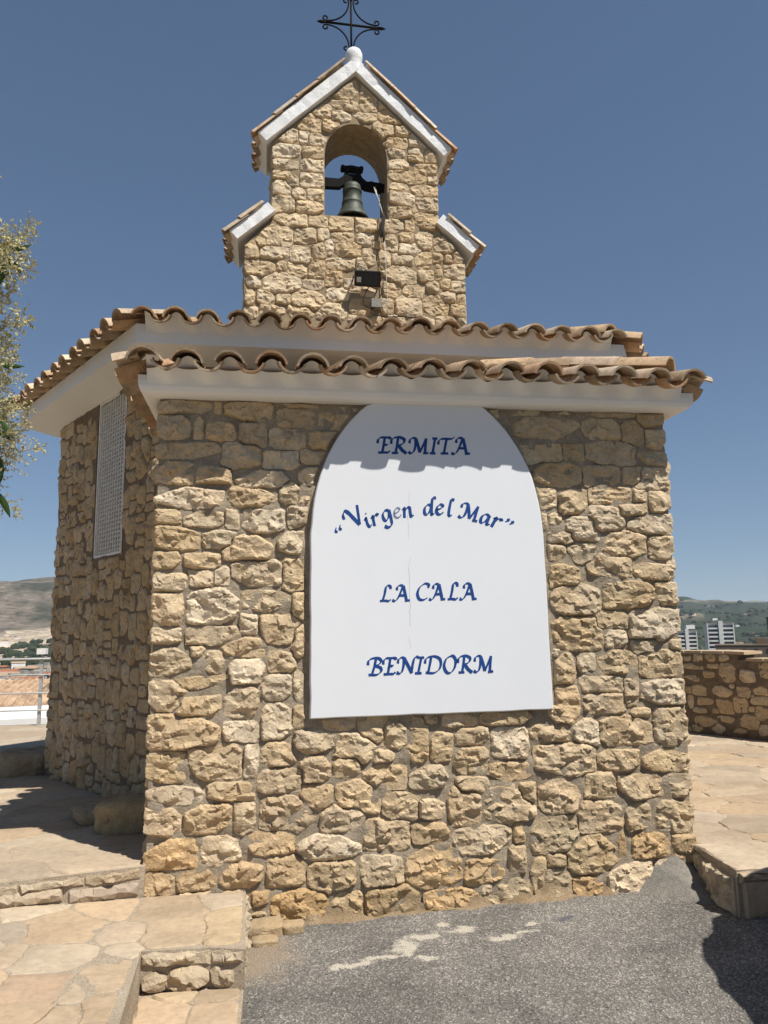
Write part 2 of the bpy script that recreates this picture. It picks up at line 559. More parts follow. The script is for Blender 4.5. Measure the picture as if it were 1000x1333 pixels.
HAZE = 5.5e-5
FRONT=[(-0.492,2.944,0.322,0.094), (-0.303,2.95,0.057,0.095), (-0.125,2.929,0.28,0.13), (0.166,2.89,0.227,0.148), (0.411,2.874,0.222,0.114), (0.191,2.965,0.202,0.044), (0.463,2.946,0.154,0.049), (-0.553,2.806,0.183,0.144), (-0.413,2.81,0.064,0.128), (-0.29,2.792,0.178,0.119), (-0.094,2.775,0.156,0.146), (0.116,2.754,0.208,0.147), (0.334,2.742,0.186,0.13), (-0.47,2.673,0.351,0.101), (-0.163,2.649,0.212,0.161), (0.084,2.625,0.215,0.128), (0.267,2.65,0.176,0.095), (-0.538,2.535,0.221,0.133), (-0.33,2.516,0.208,0.117), (-0.031,2.504,0.278,0.118), (0.242,2.525,0.117,0.102), (-0.463,2.39,0.364,0.124), (-0.095,2.394,0.268,0.125), (0.126,2.422,0.124,0.126), (0.217,2.389,0.091,0.084), (-0.578,2.277,0.148,0.09), (-0.378,2.259,0.214,0.098), (-0.209,2.26,0.08,0.124), (-0.028,2.253,0.227,0.149), (0.172,2.279,0.115,0.134), (-0.52,2.144,0.258,0.138), (-0.283,2.145,0.198,0.106), (-0.115,2.088,0.264,0.155), (0.143,2.121,0.155,0.132), (-0.579,2.024,0.147,0.104), (-0.376,2.015,0.188,0.097), (0.152,1.933,0.138,0.196), (-0.058,1.942,0.288,0.162), (-0.552,1.896,0.201,0.111), (-0.389,1.911,0.141,0.104), (-0.261,1.926,0.087,0.105), (-0.563,1.738,0.176,0.181), (-0.313,1.754,0.289,0.206), (-0.016,1.78,0.263,0.128), (0.193,1.754,0.097,0.161), (-0.113,1.653,0.103,0.127), (0.076,1.619,0.208,0.159), (-0.574,1.59,0.16,0.093), (-0.3,1.588,0.303,0.102), (-0.132,1.52,0.212,0.11), (0.193,1.545,0.096,0.175), (-0.544,1.447,0.213,0.139), (-0.309,1.434,0.116,0.116), (-0.111,1.378,0.18,0.132), (0.082,1.43,0.143,0.118), (-0.373,1.327,0.291,0.069), (-0.561,1.256,0.204,0.167), (-0.385,1.19,0.259,0.129), (-0.148,1.202,0.186,0.169), (0.055,1.286,0.165,0.148), (0.186,1.29,0.072,0.164), (0.064,1.1,0.18,0.192), (0.181,1.119,0.079,0.123), (-0.466,1.057,0.384,0.188), (-0.146,1.049,0.2,0.121), (-0.28,0.886,0.288,0.202), (-0.558,0.872,0.216,0.155), (-0.082,0.885,0.092,0.173), (0.057,0.917,0.187,0.129), (0.268,0.975,0.229,0.123), (0.507,0.938,0.217,0.162), (0.276,0.818,0.157,0.152), (0.458,0.833,0.143,0.114), (0.081,0.766,0.256,0.127), (0.276,0.674,0.196,0.15), (0.521,0.663,0.247,0.174), (0.682,0.762,0.242,0.13), (-0.509,0.718,0.312,0.102), (-0.194,0.726,0.25,0.111), (-0.564,0.583,0.191,0.145), (-0.32,0.585,0.232,0.153), (-0.116,0.575,0.114,0.176), (0.121,0.592,0.301,0.193), (0.432,0.547,0.236,0.157), (0.677,0.445,0.263,0.172), (-0.515,0.408,0.279,0.143), (-0.242,0.414,0.209,0.152), (0.022,0.436,0.259,0.139), (0.361,0.402,0.351,0.14), (0.114,0.292,0.206,0.167), (-0.128,0.285,0.218,0.144), (0.368,0.241,0.256,0.16), (0.65,0.253,0.245,0.192), (-0.577,0.256,0.189,0.127), (-0.38,0.265,0.206,0.114), (-0.021,0.157,0.105,0.079), (0.168,0.094,0.304,0.186), (0.46,0.082,0.178,0.159), (0.695,0.089,0.3,0.19), (0.759,0.991,0.18,0.14), (0.768,0.598,0.21,0.152), (0.605,1.036,0.154,0.148), (0.42,1.068,0.176,0.078), (-0.043,0.045,0.135,0.085), (1.016,0.917,0.144,0.153), (1.199,0.974,0.201,0.12), (1.195,0.843,0.2,0.161), (0.931,0.752,0.222,0.125), (1.437,0.931,0.222,0.172), (1.682,0.971,0.245,0.113), (1.42,0.765,0.257,0.111), (1.768,0.828,0.367,0.199), (1.132,0.576,0.215,0.233), (1.199,0.699,0.199,0.101), (1.412,0.579,0.301,0.21), (1.525,0.642,0.111,0.127), (1.719,0.607,0.242,0.187), (0.941,0.446,0.22,0.114), (1.233,0.389,0.322,0.165), (0.954,0.258,0.315,0.226), (1.469,0.418,0.073,0.125), (1.68,0.398,0.295,0.201), (1.445,0.278,0.109,0.148), (1.244,0.216,0.223,0.171), (1.914,0.268,0.299,0.209), (1.577,0.18,0.091,0.189), (1.062,0.066,0.298,0.152), (1.365,0.095,0.295,0.146), (1.682,0.091,0.201,0.213), (1.885,0.095,0.222,0.132), (2.158,0.111,0.339,0.2), (2.361,0.141,0.172,0.151), (1.975,0.484,0.264,0.17), (1.986,0.664,0.181,0.155), (2.244,0.643,0.261,0.147), (2.494,0.641,0.186,0.131), (2.11,0.803,0.25,0.122), (2.427,0.79,0.314,0.132), (2.161,0.98,0.35,0.168), (1.923,0.971,0.172,0.158), (2.466,0.988,0.228,0.232), (2.275,1.075,0.137,0.072), (2.036,1.145,0.252,0.143), (1.785,1.134,0.191,0.23), (2.033,1.252,0.272,0.126), (2.225,1.202,0.098,0.18), (2.433,1.196,0.289,0.154), (1.778,1.357,0.163,0.197), (1.944,1.381,0.116,0.126), (2.139,1.376,0.255,0.154), (2.437,1.37,0.29,0.165), (2.212,0.472,0.153,0.154), (2.463,0.46,0.263,0.172), (2.287,0.306,0.22,0.144), (2.511,0.276,0.175,0.145), (2.096,0.316,0.057,0.143), (1.424,1.075,0.316,0.087), (1.138,1.067,0.2,0.086), (0.865,0.965,0.152,0.22), (1.385,2.955,0.127,0.091), (1.578,2.975,0.258,0.064), (1.885,2.988,0.282,0.065), (2.226,2.98,0.288,0.075), (2.474,2.94,0.175,0.113), (1.757,2.856,0.427,0.155), (2.133,2.866,0.257,0.157), (2.342,2.843,0.164,0.158), (2.503,2.81,0.146,0.131), (1.472,2.849,0.109,0.109), (1.522,2.742,0.091,0.09), (1.721,2.692,0.277,0.127), (1.935,2.705,0.15,0.118), (2.18,2.71,0.342,0.174), (2.464,2.675,0.212,0.092), (1.825,2.568,0.296,0.171), (2.114,2.563,0.245,0.154), (2.332,2.567,0.153,0.119), (2.455,2.55,0.211,0.147), (1.725,2.414,0.155,0.133), (1.908,2.39,0.185,0.16), (2.162,2.437,0.263,0.117), (2.364,2.431,0.095,0.091), (2.501,2.396,0.134,0.136), (1.782,2.274,0.091,0.079), (2.123,2.276,0.224,0.169), (2.306,2.34,0.189,0.09), (2.432,2.242,0.285,0.126), (1.971,2.213,0.221,0.159), (1.812,2.154,0.2,0.087), (1.708,2.255,0.054,0.105), (1.762,2.072,0.154,0.122), (1.959,2.064,0.183,0.131), (2.244,2.117,0.29,0.177), (2.487,2.099,0.18,0.151), (2.132,1.976,0.287,0.157), (1.817,1.917,0.217,0.146), (2.429,1.949,0.282,0.114), (1.909,1.77,0.299,0.205), (2.24,1.793,0.333,0.182), (2.511,1.799,0.151,0.148), (2.12,1.648,0.219,0.111), (2.413,1.618,0.335,0.198), (1.879,1.567,0.341,0.211), (2.139,1.528,0.146,0.11), (2.328,1.474,0.166,0.093), (1.729,1.444,0.106,0.083), (-0.425,0.06,0.373,0.294), (2.545,0.06,0.211,0.194), (-0.17,0.15,0.149,0.114), (0.955,0.57,0.171,0.107), (0.67,0.885,0.121,0.076), (1.69,0.255,0.117,0.077), (2.545,1.485,0.099,0.081), (-0.395,1.5,0.084,0.065), (0.955,1.08,0.077,0.064)]
BELFRY=[(0.154,6.972,0.328,0.181), (0.155,6.817,0.294,0.144), (0.123,6.681,0.244,0.107), (0.108,6.52,0.227,0.195), (0.141,6.327,0.259,0.229), (0.467,6.974,0.232,0.145), (0.467,6.825,0.281,0.163), (0.451,6.636,0.263,0.179), (0.5,6.468,0.197,0.161), (0.434,6.307,0.311,0.177), (0.303,6.464,0.163,0.16), (0.238,6.619,0.147,0.143), (0.203,7.176,0.247,0.164), (0.368,7.173,0.149,0.183), (0.434,7.344,0.267,0.221), (0.501,7.148,0.266,0.165), (0.585,7.506,0.218,0.186), (0.669,7.347,0.202,0.166), (0.787,7.47,0.254,0.149), (0.839,7.616,0.306,0.131), (0.841,7.831,0.307,0.321), (1.121,7.746,0.224,0.359), (1.059,7.485,0.291,0.12), (1.369,7.526,0.277,0.264), (1.297,7.35,0.275,0.206), (1.285,7.649,0.138,0.151), (1.504,7.351,0.208,0.169), (1.675,7.235,0.209,0.206), (1.449,7.197,0.259,0.149), (1.827,7.044,0.174,0.168), (1.43,7.065,0.189,0.111), (1.67,7.012,0.208,0.111), (1.461,6.92,0.24,0.148), (1.771,6.879,0.278,0.167), (1.561,6.763,0.447,0.184), (1.854,6.75,0.139,0.129), (1.764,6.607,0.328,0.165), (1.456,6.644,0.205,0.146), (1.505,6.503,0.358,0.182), (1.76,6.431,0.327,0.219), (1.467,6.326,0.272,0.163), (1.672,7.105,0.208,0.112), (0.239,6.141,0.372,0.176), (0.516,6.15,0.229,0.141), (0.795,6.128,0.297,0.195), (1.06,6.128,0.267,0.196), (1.379,6.151,0.27,0.179), (1.566,6.164,0.136,0.144), (1.772,6.251,0.274,0.235), (0.079,5.938,0.337,0.278), (0.385,5.965,0.26,0.21), (0.581,5.989,0.147,0.158), (0.794,5.968,0.264,0.159), (1.042,5.967,0.199,0.195), (1.342,5.934,0.202,0.213), (1.529,6.018,0.186,0.161), (1.732,5.996,0.222,0.215), (1.97,5.958,0.292,0.198), (-0.206,5.746,0.158,0.206), (-0.096,5.856,0.127,0.121), (0.048,5.745,0.319,0.172), (0.337,5.729,0.274,0.243), (0.531,5.786,0.211,0.192), (0.646,5.853,0.114,0.21), (0.875,5.833,0.313,0.193), (1.089,5.759,0.182,0.211), (1.272,5.735,0.167,0.247), (1.56,5.878,0.287,0.178), (1.473,5.748,0.269,0.159), (-0.109,5.553,0.332,0.205), (0.122,5.588,0.128,0.137), (0.289,5.553,0.225,0.189), (0.515,5.567,0.21,0.242), (0.775,5.652,0.36,0.174), (0.693,5.474,0.211,0.207), (1.452,5.553,0.402,0.263), (1.726,5.746,0.204,0.231), (1.89,5.792,0.12,0.143), (1.892,5.614,0.102,0.213), (2.017,5.782,0.103,0.107), (2.138,5.825,0.138,0.162), (2.081,5.643,0.257,0.178), (1.739,5.57,0.203,0.177), (-0.186,5.389,0.157,0.153), (-0.216,5.201,0.125,0.202), (0.13,5.397,0.398,0.256), (0.482,5.393,0.242,0.137), (-0.059,5.21,0.189,0.169), (0.147,5.204,0.159,0.135), (0.418,5.201,0.368,0.255), (0.74,5.287,0.26,0.172), (1.349,5.39,0.2,0.227), (1.599,5.369,0.235,0.192), (1.82,5.434,0.152,0.176), (1.974,5.478,0.136,0.141), (2.109,5.45,0.205,0.142), (2.156,5.312,0.12,0.141), (1.986,5.32,0.187,0.158), (1.848,5.225,0.304,0.245), (1.545,5.192,0.301,0.278), (1.279,5.178,0.165,0.207), (0.675,5.078,0.323,0.204), (0.322,5.061,0.287,0.169), (0.021,5.062,0.283,0.151), (-0.198,5.034,0.156,0.15), (2.1,5.168,0.187,0.158), (1.033,5.165,0.295,0.206), (1.152,5.483,0.165,0.174), (1.005,5.666,0.132,0.175), (0.904,5.417,0.196,0.138), (1.965,5.005,0.247,0.188), (1.71,5.005,0.251,0.146), (1.395,5.005,0.212,0.154), (1.185,5.005,0.165,0.123), (1.08,5.335,0.156,0.127), (0.93,5.005,0.17,0.11), (2.175,5.02,0.161,0.123), (1.185,5.905,0.122,0.094)]
LANDING=[(-1.192,-0.183,0.383,0.344), (-0.802,-0.206,0.312,0.287), (-0.49,-0.231,0.346,0.326), (-0.234,-0.127,0.213,0.264), (-0.192,-0.518,0.168,0.503), (-0.972,-0.43,0.374,0.442), (-0.668,-0.521,0.208,0.245), (-0.426,-0.553,0.276,0.341), (-1.155,-0.504,0.158,0.259), (-0.615,-0.725,0.151,0.175), (-1.087,-0.757,0.124,0.253), (-0.92,-0.803,0.325,0.331), (-0.653,-0.955,0.173,0.358), (-0.905,-1.059,0.28,0.26), (-0.74,-1.09,0.114,0.21), (-0.617,-1.252,0.128,0.222), (-0.894,-1.259,0.184,0.145), (-0.734,-1.309,0.125,0.162), (-0.533,-0.953,0.065,0.308), (-0.532,-1.247,0.069,0.341), (-1.397,-0.298,0.255,0.393), (-1.272,-0.682,0.253,0.321), (-1.14,-1.026,0.208,0.286)]
PARAPET=[(0.028,1.185,0.121,0.1), (0.196,1.172,0.147,0.114), (0.39,1.193,0.161,0.113), (0.585,1.19,0.147,0.095), (0.117,1.064,0.298,0.09), (0.417,1.082,0.179,0.064), (0.621,1.002,0.245,0.235), (0.341,0.975,0.172,0.096), (0.123,0.917,0.297,0.082), (0.892,0.975,0.225,0.161), (1.144,1.06,0.165,0.21), (0.009,0.764,0.121,0.099), (0.177,0.766,0.235,0.146), (0.517,0.77,0.295,0.142), (0.66,0.841,0.081,0.07), (0.829,0.774,0.192,0.153), (1.069,0.803,0.217,0.135), (0.261,0.635,0.25,0.112), (0.554,0.586,0.256,0.188), (0.763,0.632,0.237,0.2), (1.034,0.704,0.251,0.135), (0.162,0.508,0.215,0.081), (0.411,0.528,0.112,0.079), (0.035,0.611,0.1,0.18), (0.539,0.43,0.246,0.094), (0.863,0.429,0.275,0.182), (1.043,0.549,0.2,0.179), (0.246,0.379,0.346,0.144), (0.427,0.31,0.204,0.126), (0.714,0.309,0.229,0.092), (0.102,0.278,0.177,0.113), (1.056,0.344,0.133,0.134), (0.913,0.583,0.12,0.076)]

# ------------------------------------------------------------------ rubble and flagstone generator
def cells(seeds, gap=0.012, nd=30, p=3.0, grow=1.1, clip=None, cut=True, nseed=1, jag=0.03):
    """one outline per seed (u, v, w, h): a broken-stone polygon, cut off half-way towards its neighbours"""
    r_ = np.random.default_rng(nseed)
    S = np.array(seeds, float)
    out = []
    for i, (cu, cv, w, h) in enumerate(S):
        th = (np.arange(nd)+r_.uniform(-0.3, 0.3, nd))*2*np.pi/nd
        dirs = np.stack([np.cos(th), np.sin(th)], 1)
        rmax = 0.75*max(w, h)*grow
        dist = np.hypot(S[:, 0]-cu, S[:, 1]-cv)
        nb = [j for j in np.argsort(dist)[:18] if j != i and dist[j] < rmax+max(S[j, 2], S[j, 3])]
        ns = 44
        rr = np.linspace(rmax/ns, rmax, ns)
        P = dirs[:, None, :]*rr[None, :, None]
        du, dv = P[..., 0], P[..., 1]
        mi = (np.abs(du/(w/2))**p+np.abs(dv/(h/2))**p)**(1/p)
        bad = mi > grow
        for j in nb:
            ju, jv, jw, jh = S[j]
            mj = (np.abs((du+cu-ju)/(jw/2))**p+np.abs((dv+cv-jv)/(jh/2))**p)**(1/p)
            bad |= mj < mi
        if clip is not None:
            bad |= ~clip(du+cu, dv+cv)
        first = np.where(bad.any(1), bad.argmax(1), ns-1)
        rad = rr[first]-gap/2
        if cut:
            # four leaning sides and some knocked-off corners
            ph = np.arange(4)*np.pi/2+r_.normal(0, 0.25, 4)
            de = np.array([w, h, w, h])/2*r_.uniform(0.93, 1.06, 4)
            for c in range(4):
                if r_.random() < 0.74:
                    sx, sy = ((1, 1), (-1, 1), (-1, -1), (1, -1))[c]
                    a = math.atan2(sy*w, sx*h)+r_.normal(0, 0.22)
                    ph = np.append(ph, a)
                    de = np.append(de, (abs(math.cos(a))*w/2+abs(math.sin(a))*h/2)*r_.uniform(0.62, 0.92))
            cc = np.cos(th[:, None]-ph[None, :])
            lim = np.where(cc > 0.05, de[None, :]/np.maximum(cc, 0.05), 1e9).min(1)
            rad = np.minimum(rad, lim)
        rad = np.maximum(rad, 0.012)
        rad = 0.03*np.roll(rad, 1)+0.94*rad+0.03*np.roll(rad, -1)
        rad *= 1+r_.uniform(-jag, jag, nd)
        out.append(dirs*rad[:, None])
    return out


def seg_dist(P, poly):
    A = poly
    B = np.roll(poly, -1, 0)
    d = B-A
    L2 = (d**2).sum(1)+1e-12
    t = np.clip(((P[:, None, :]-A[None])*d[None]).sum(2)/L2[None], 0, 1)
    Q = A[None]+t[..., None]*d[None]
    return np.sqrt(((P[:, None, :]-Q)**2).sum(2)).min(1)


def inside(P, poly):
    x, y = P[:, 0], P[:, 1]
    c = np.zeros(len(P), bool)
    n = len(poly)
    for i in range(n):
        x1, y1 = poly[i]
        x2, y2 = poly[(i+1) % n]
        if y1 == y2:
            continue
        q = ((y1 > y) != (y2 > y)) & (x < (x2-x1)*(y-y1)/(y2-y1)+x1)
        c ^= q
    return c


def relief(poly, r_, height, sp, rough, edge=0.014, slope=0.5, skirt=0.05, flat=False, base=0.004):
    """a broken stone face over an outline: returns verts (u, v, n) and faces"""
    lo, hi = poly.min(0), poly.max(0)
    g = np.stack(np.meshgrid(np.arange(lo[0], hi[0], sp), np.arange(lo[1], hi[1], sp)), -1).reshape(-1, 2)
    g = g+r_.uniform(-0.38, 0.38, g.shape)*sp
    if len(g):
        k = inside(g, poly)
        g = g[k]
    if len(g):
        g = g[seg_dist(g, poly) > sp*0.45]
    inner = poly*0.0
    # second ring just inside the outline gives the stone its broken arris
    cen = poly.mean(0)
    ln = np.linalg.norm(poly-cen, axis=1, keepdims=True)
    inner = cen+(poly-cen)*np.maximum(1-edge/np.maximum(ln, 1e-6), 0.5)
    if len(g):
        k = inside(g, inner)
        g = g[k]
    n = len(poly)
    pts = np.vstack([poly, inner, g]) if len(g) else np.vstack([poly, inner])
    ed = [(i, (i+1) % n) for i in range(n)]
    vo, _, fo, _, _, _ = delaunay_2d_cdt([Vector(p) for p in pts], ed, [], 1, 1e-6)
    V = np.array([(p.x, p.y) for p in vo])
    F = [tuple(q) for q in fo]
    d = seg_dist(V, poly)
    size = min(hi-lo)
    off = r_.uniform(0, 50, 3)
    P3 = np.column_stack([V, np.zeros(len(V))])+off
    if flat:
        tl = r_.uniform(-0.012, 0.012, 2)
        H = height+V@tl+fbm(P3, 6, 3, 3)*rough
        H = H*(1-np.exp(-d/0.006))
    else:
        H = np.full(len(V), height)
        # a few large cleavage planes that take off corners
        for _ in range(r_.integers(2, 5)):
            a = r_.uniform(0, 2*np.pi)
            s = r_.uniform(0.16, slope)
            q = np.array([np.cos(a), np.sin(a)])*(hi-lo)*r_.uniform(-0.28, 0.16)
            H = np.minimum(H, height+s*((V-cen-q)@np.array([np.cos(a), np.sin(a)])))
        H = np.maximum(H, height*0.32)
        # hammered fracture facets, each with its own tilt and set-back
        K = int(max(3, (hi-lo).prod()/0.055**2))
        Q = cen+r_.uniform(-0.5, 0.5, (K, 2))*(hi-lo)
        G = r_.normal(0, 0.36, (K, 2))*np.array([0.7, 1.2])
        O = np.clip(r_.normal(0, 0.0045, K), -0.005, 0.01)
        wv = V+np.column_stack([fbm(P3, 30, 21, 2), fbm(P3, 30, 22, 2)])*0.012
        near_ = ((wv[:, None, :]-Q[None])**2*np.array([1.0, 1.7])).sum(2).argmin(1)
        fac = O[near_]+np.clip(((V-Q[near_])*G[near_]).sum(1), -0.014, 0.014)
        fade = np.clip(d/(edge*1.3), 0.2, 1)
        # bedding ledges: the face breaks back in steps along one direction
        for _ in range(r_.integers(0, 3)):
            a = r_.normal(-1.57, 0.5)
            ph = ((V-cen)@np.array([np.cos(a), np.sin(a)])+fbm(P3, 16, 31, 3)*0.012)/r_.uniform(0.03, 0.07)+r_.uniform(0, 1)
            fr = ph-np.floor(ph)
            fac = fac+r_.uniform(0.003, 0.0075)*(np.where(fr < 0.8, fr/0.8, (1-fr)/0.2)-0.5)
        H = H+(np.maximum(fac, -0.008)*rough/0.0065+fbm(P3*np.array([0.75, 1.3, 1]), 38, 5, 3)*rough*0.28)*fade
        H = H*(1-np.exp(-d/(edge*0.36)))
        H = np.maximum(H, base)
    H[d < 1e-5] = base if not flat else 0.0
    verts = [(V[i, 0], V[i, 1], H[i]) for i in range(len(V))]
    # skirt back into the mortar
    bidx = [int(np.argmin(((V-p)**2).sum(1))) for p in poly]
    b0 = len(verts)
    for p in poly:
        verts.append((p[0]*1.01, p[1]*1.01, -skirt))
    for i in range(n):
        j = (i+1) % n
        if bidx[i] != bidx[j]:
            F.append((bidx[j], bidx[i], b0+i, b0+j))
    return verts, F


def on_wall(vs):
    """(u, v, n) on a wall -> local x, y, z of a wall whose outside faces -y"""
    return [(u, -n, v) for u, v, n in vs]


def srgb(c):
    return tuple((x/12.92 if x <= 0.04045 else ((x+0.055)/1.055)**2.4) for x in c)


def stone_color(r_, v, low=0.0, tone=1.0):
    """cream to ochre limestone; rusty towards the damp foot"""
    base = np.array([(0.50, 0.395, 0.245), (0.48, 0.385, 0.25), (0.47, 0.36, 0.21), (0.47, 0.38, 0.245), (0.55, 0.455, 0.31), (0.49, 0.375, 0.225)][r_.integers(0, 6)])
    rust = np.array([(0.43, 0.26, 0.1), (0.38, 0.245, 0.11), (0.36, 0.27, 0.15)][r_.integers(0, 3)])
    k = low*max(0.0, 1-v/0.9)*r_.uniform(0.2, 1.0)
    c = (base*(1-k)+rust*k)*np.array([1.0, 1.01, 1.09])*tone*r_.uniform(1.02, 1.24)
    return (*[float(x) for x in c], 1)


def stones(parent, seeds, polys, r_, hr, sp, rough, low=0.0, tone=1.0, name='stone', edge=0.014, skirt=0.05, slope=0.5):
    for (u, v, w, h), poly in zip(seeds, polys):
        he = r_.uniform(*hr)*min(1.0, 0.55+min(w, h)/0.3)
        vs, fs = relief(poly, r_, he, sp, rough, edge, slope, skirt)
        o = obj(name, on_wall(vs), fs, M['stone'], parent)
        o.location = (u, 0, v)
        o.color = stone_color(r_, v, low, tone)


def stones_joined(parent, seeds, polys, r_, hr, sp, rough, low=0.0, tone=1.0, name='stonework', edge=0.014, slope=0.5):
    V, F, C = [], [], []
    for (u, v, w, h), poly in zip(seeds, polys):
        vs, fs = relief(poly, r_, r_.uniform(*hr), sp, rough, edge, slope)
        b = len(V)
        V += [(x+u, -n, y+v) for x, y, n in vs]
        F += [tuple(b+i for i in f) for f in fs]
        C += [stone_color(r_, v, low, tone)]*len(vs)
    o = obj(name, V, F, M['stone_far'], parent)
    a = o.data.color_attributes.new('tint', 'FLOAT_COLOR', 'POINT')
    a.data.foreach_set('color', np.array(C, np.float32).ravel())
    o['kind'] = 'stuff'
    return o


def rubble_seeds(u0, u1, v0, v1, row, wid, r_, skip=None):
    """courses of uneven rubble"""
    out = []
    v = v0
    while v < v1-0.03:
        h = r_.uniform(*row)
        u = u0-r_.uniform(0, 0.5)*wid[1]
        while u < u1:
            w = r_.uniform(*wid)
            cu, cv = u+w/2, v+h/2+r_.uniform(-0.35, 0.35)*h
            if u0+0.02 < cu < u1-0.02 and v0+0.02 < cv < v1 and not (skip and skip(cu, cv)):
                if r_.random() < 0.16:
                    out.append((cu, cv-h*0.27, w, h*0.5))
                    out.append((cu+r_.uniform(-0.2, 0.2)*w, cv+h*0.27, w*0.8, h*0.5))
                else:
                    out.append((cu, cv, w*1.02, h*r_.uniform(0.9, 1.3)))
            u += w
        v += h
    return out


def mortar_sheet(name, parent, u0, u1, v0, v1, step, amp, mat, depth, hole=None, seed=3, freq=9):
    """the wall's mortar face as a rough sheet closed by a body behind it (outside faces -y)"""
    nu, nv = max(2, int((u1-u0)/step)), max(2, int((v1-v0)/step))
    us, vs = np.linspace(u0, u1, nu+1), np.linspace(v0, v1, nv+1)
    U, Vv = np.meshgrid(us, vs)
    P = np.column_stack([U.ravel(), Vv.ravel(), np.zeros(U.size)])
    n = fbm(P+seed*7.3, freq, seed, 4)*amp
    verts = [(P[i, 0], -n[i], P[i, 1]) for i in range(len(P))]
    W = nu+1
    F = []
    for j in range(nv):
        for i in range(nu):
            cu, cv = (us[i]+us[i+1])/2, (vs[j]+vs[j+1])/2
            if hole and hole(cu, cv):
                continue
            F.append((j*W+i, j*W+i+1, (j+1)*W+i+1, (j+1)*W+i))
    # body
    ring = [j*W for j in range(nv+1)]+[nv*W+i for i in range(1, nu+1)]+[j*W+nu for j in range(nv-1, -1, -1)]+[i for i in range(nu-1, 0, -1)]
    b = len(verts)
    for k in ring:
        x, y, z = verts[k]
        verts.append((x, depth, z))
    nR = len(ring)
    for k in range(nR):
        k2 = (k+1) % nR
        F.append((ring[k], ring[k2], b+k2, b+k))
    if not hole:
        F.append(tuple(b+k for k in range(nR))[::-1])
    return obj(name, verts, F, mat, parent)


# ------------------------------------------------------------------ clay tiles
def tile_mesh(L=0.46, r0=0.08, r1=0.066, th=0.013, arc=146, seg=9, convex=True):
    mb = MB()
    a0 = math.radians(arc)/2
    rows = []
    for (y, r) in ((0, r0), (L*0.5, (r0+r1)/2), (L, r1)):
        zc = -r*math.cos(a0)
        for rr in (r+th, r):
            rows.append([((rr*math.sin(-a0+2*a0*k/seg)), y, rr*math.cos(-a0+2*a0*k/seg)+zc) for k in range(seg+1)])
    v = [p for row in rows for p in row]
    W = seg+1
    f = []
    for i in (0, 2):
        for k in range(seg):
            f.append((i*W+k, i*W+k+1, (i+2)*W+k+1, (i+2)*W+k))             # outer
            f.append(((i+1)*W+k, (i+3)*W+k, (i+3)*W+k+1, (i+1)*W+k+1))     # inner
    for k in range(seg):
        f.append((k, W+k, W+k+1, k+1))
        f.append((4*W+k, 4*W+k+1, 5*W+k+1, 5*W+k))
    for i in (0, 2):
        f.append((i*W, (i+2)*W, (i+3)*W, (i+1)*W))
        f.append((i*W+seg, (i+1)*W+seg, (i+3)*W+seg, (i+2)*W+seg))
    if not convex:
        v = [(-x, y, -z) for x, y, z in v]
    mb.add(v, f)
    me = bpy.data.meshes.new('roof_tile')
    me.from_pydata(mb.v, [], mb.f)
    me.materials.append(M['tile'])
    me.polygons.foreach_set('use_smooth', [True]*len(me.polygons))
    me.set_sharp_from_angle(angle=R(40))
    me.update()
    return me


TILE_UP = tile_mesh()
TILE_UP2 = tile_mesh(0.45, 0.084, 0.066, 0.014, 155)
TILE_DN = tile_mesh(0.46, 0.074, 0.088, 0.013, 140, convex=False)
TILE_CAP = tile_mesh(0.42, 0.1, 0.085, 0.015, 150)
TILECOL = [(0.46, 0.33, 0.215), (0.44, 0.335, 0.235), (0.40, 0.285, 0.18), (0.50, 0.39, 0.27), (0.43, 0.275, 0.165), (0.39, 0.30, 0.215), (0.52, 0.42, 0.31), (0.34, 0.245, 0.16)]
tr = np.random.default_rng(21)


def put_tile(parent, me, origin, along, normal, col=None, jit=1.0, name='roof_tile'):
    """along = up-slope direction of the tile, normal = out of the roof"""
    o = bpy.data.objects.new(name, me)
    COL.objects.link(o)
    a = Vector(along).normalized()
    n = Vector(normal).normalized()
    l = a.cross(n).normalized()
    n = l.cross(a)
    mt = Matrix.Identity(4)
    for i in range(3):
        mt[i][0], mt[i][1], mt[i][2], mt[i][3] = l[i], a[i], n[i], origin[i]
    mt = mt @ Matrix.Rotation(tr.normal(0, 0.022)*jit, 4, 'Z') @ Matrix.Rotation(tr.normal(0, 0.02)*jit, 4, 'X') @ Matrix.Rotation(tr.normal(0, 0.05)*jit, 4, 'Y')
    o.parent = parent
    o.matrix_basis = mt
    c = np.array(col if col is not None else TILECOL[tr.integers(0, len(TILECOL))])*tr.uniform(0.9, 1.32)
    o.color = (*[float(x) for x in c], 1)
    return o


def tile_row(parent, P0, P1, inward, slope, n, courses=1, exposure=0.34, short=()):
    """n covers from P0 to P1 (points at the trough/cover seam of the lip), channels between"""
    P0, P1 = Vector(P0), Vector(P1)
    e = (P1-P0)
    inward = Vector(inward).normalized()
    a = inward*math.cos(slope)+Vector((0, 0, 1))*math.sin(slope)
    nn = -inward*math.sin(slope)+Vector((0, 0, 1))*math.cos(slope)
    for c in range(courses):
        for k in range(n):
            base = P0+e*(k/(n-1))+a*(c*exposure)+nn*(0.012*c*0)
            put_tile(parent, TILE_UP if tr.random() < 0.7 else TILE_UP2, base+a*tr.uniform(-0.018, 0.015)+nn*(tr.uniform(-0.004, 0.006)-0.004), a, nn).scale.y *= (0.3 if k in short else 1.0)
            if k < n-1:
                mid = P0+e*((k+0.5)/(n-1))+a*(c*exposure)
                put_tile(parent, TILE_DN, mid+a*tr.uniform(-0.012, 0.018)+nn*(0.008+tr.uniform(-0.004, 0.004)), a, nn).scale.y *= (0.5 if k in short or k+1 in short else 1.0)



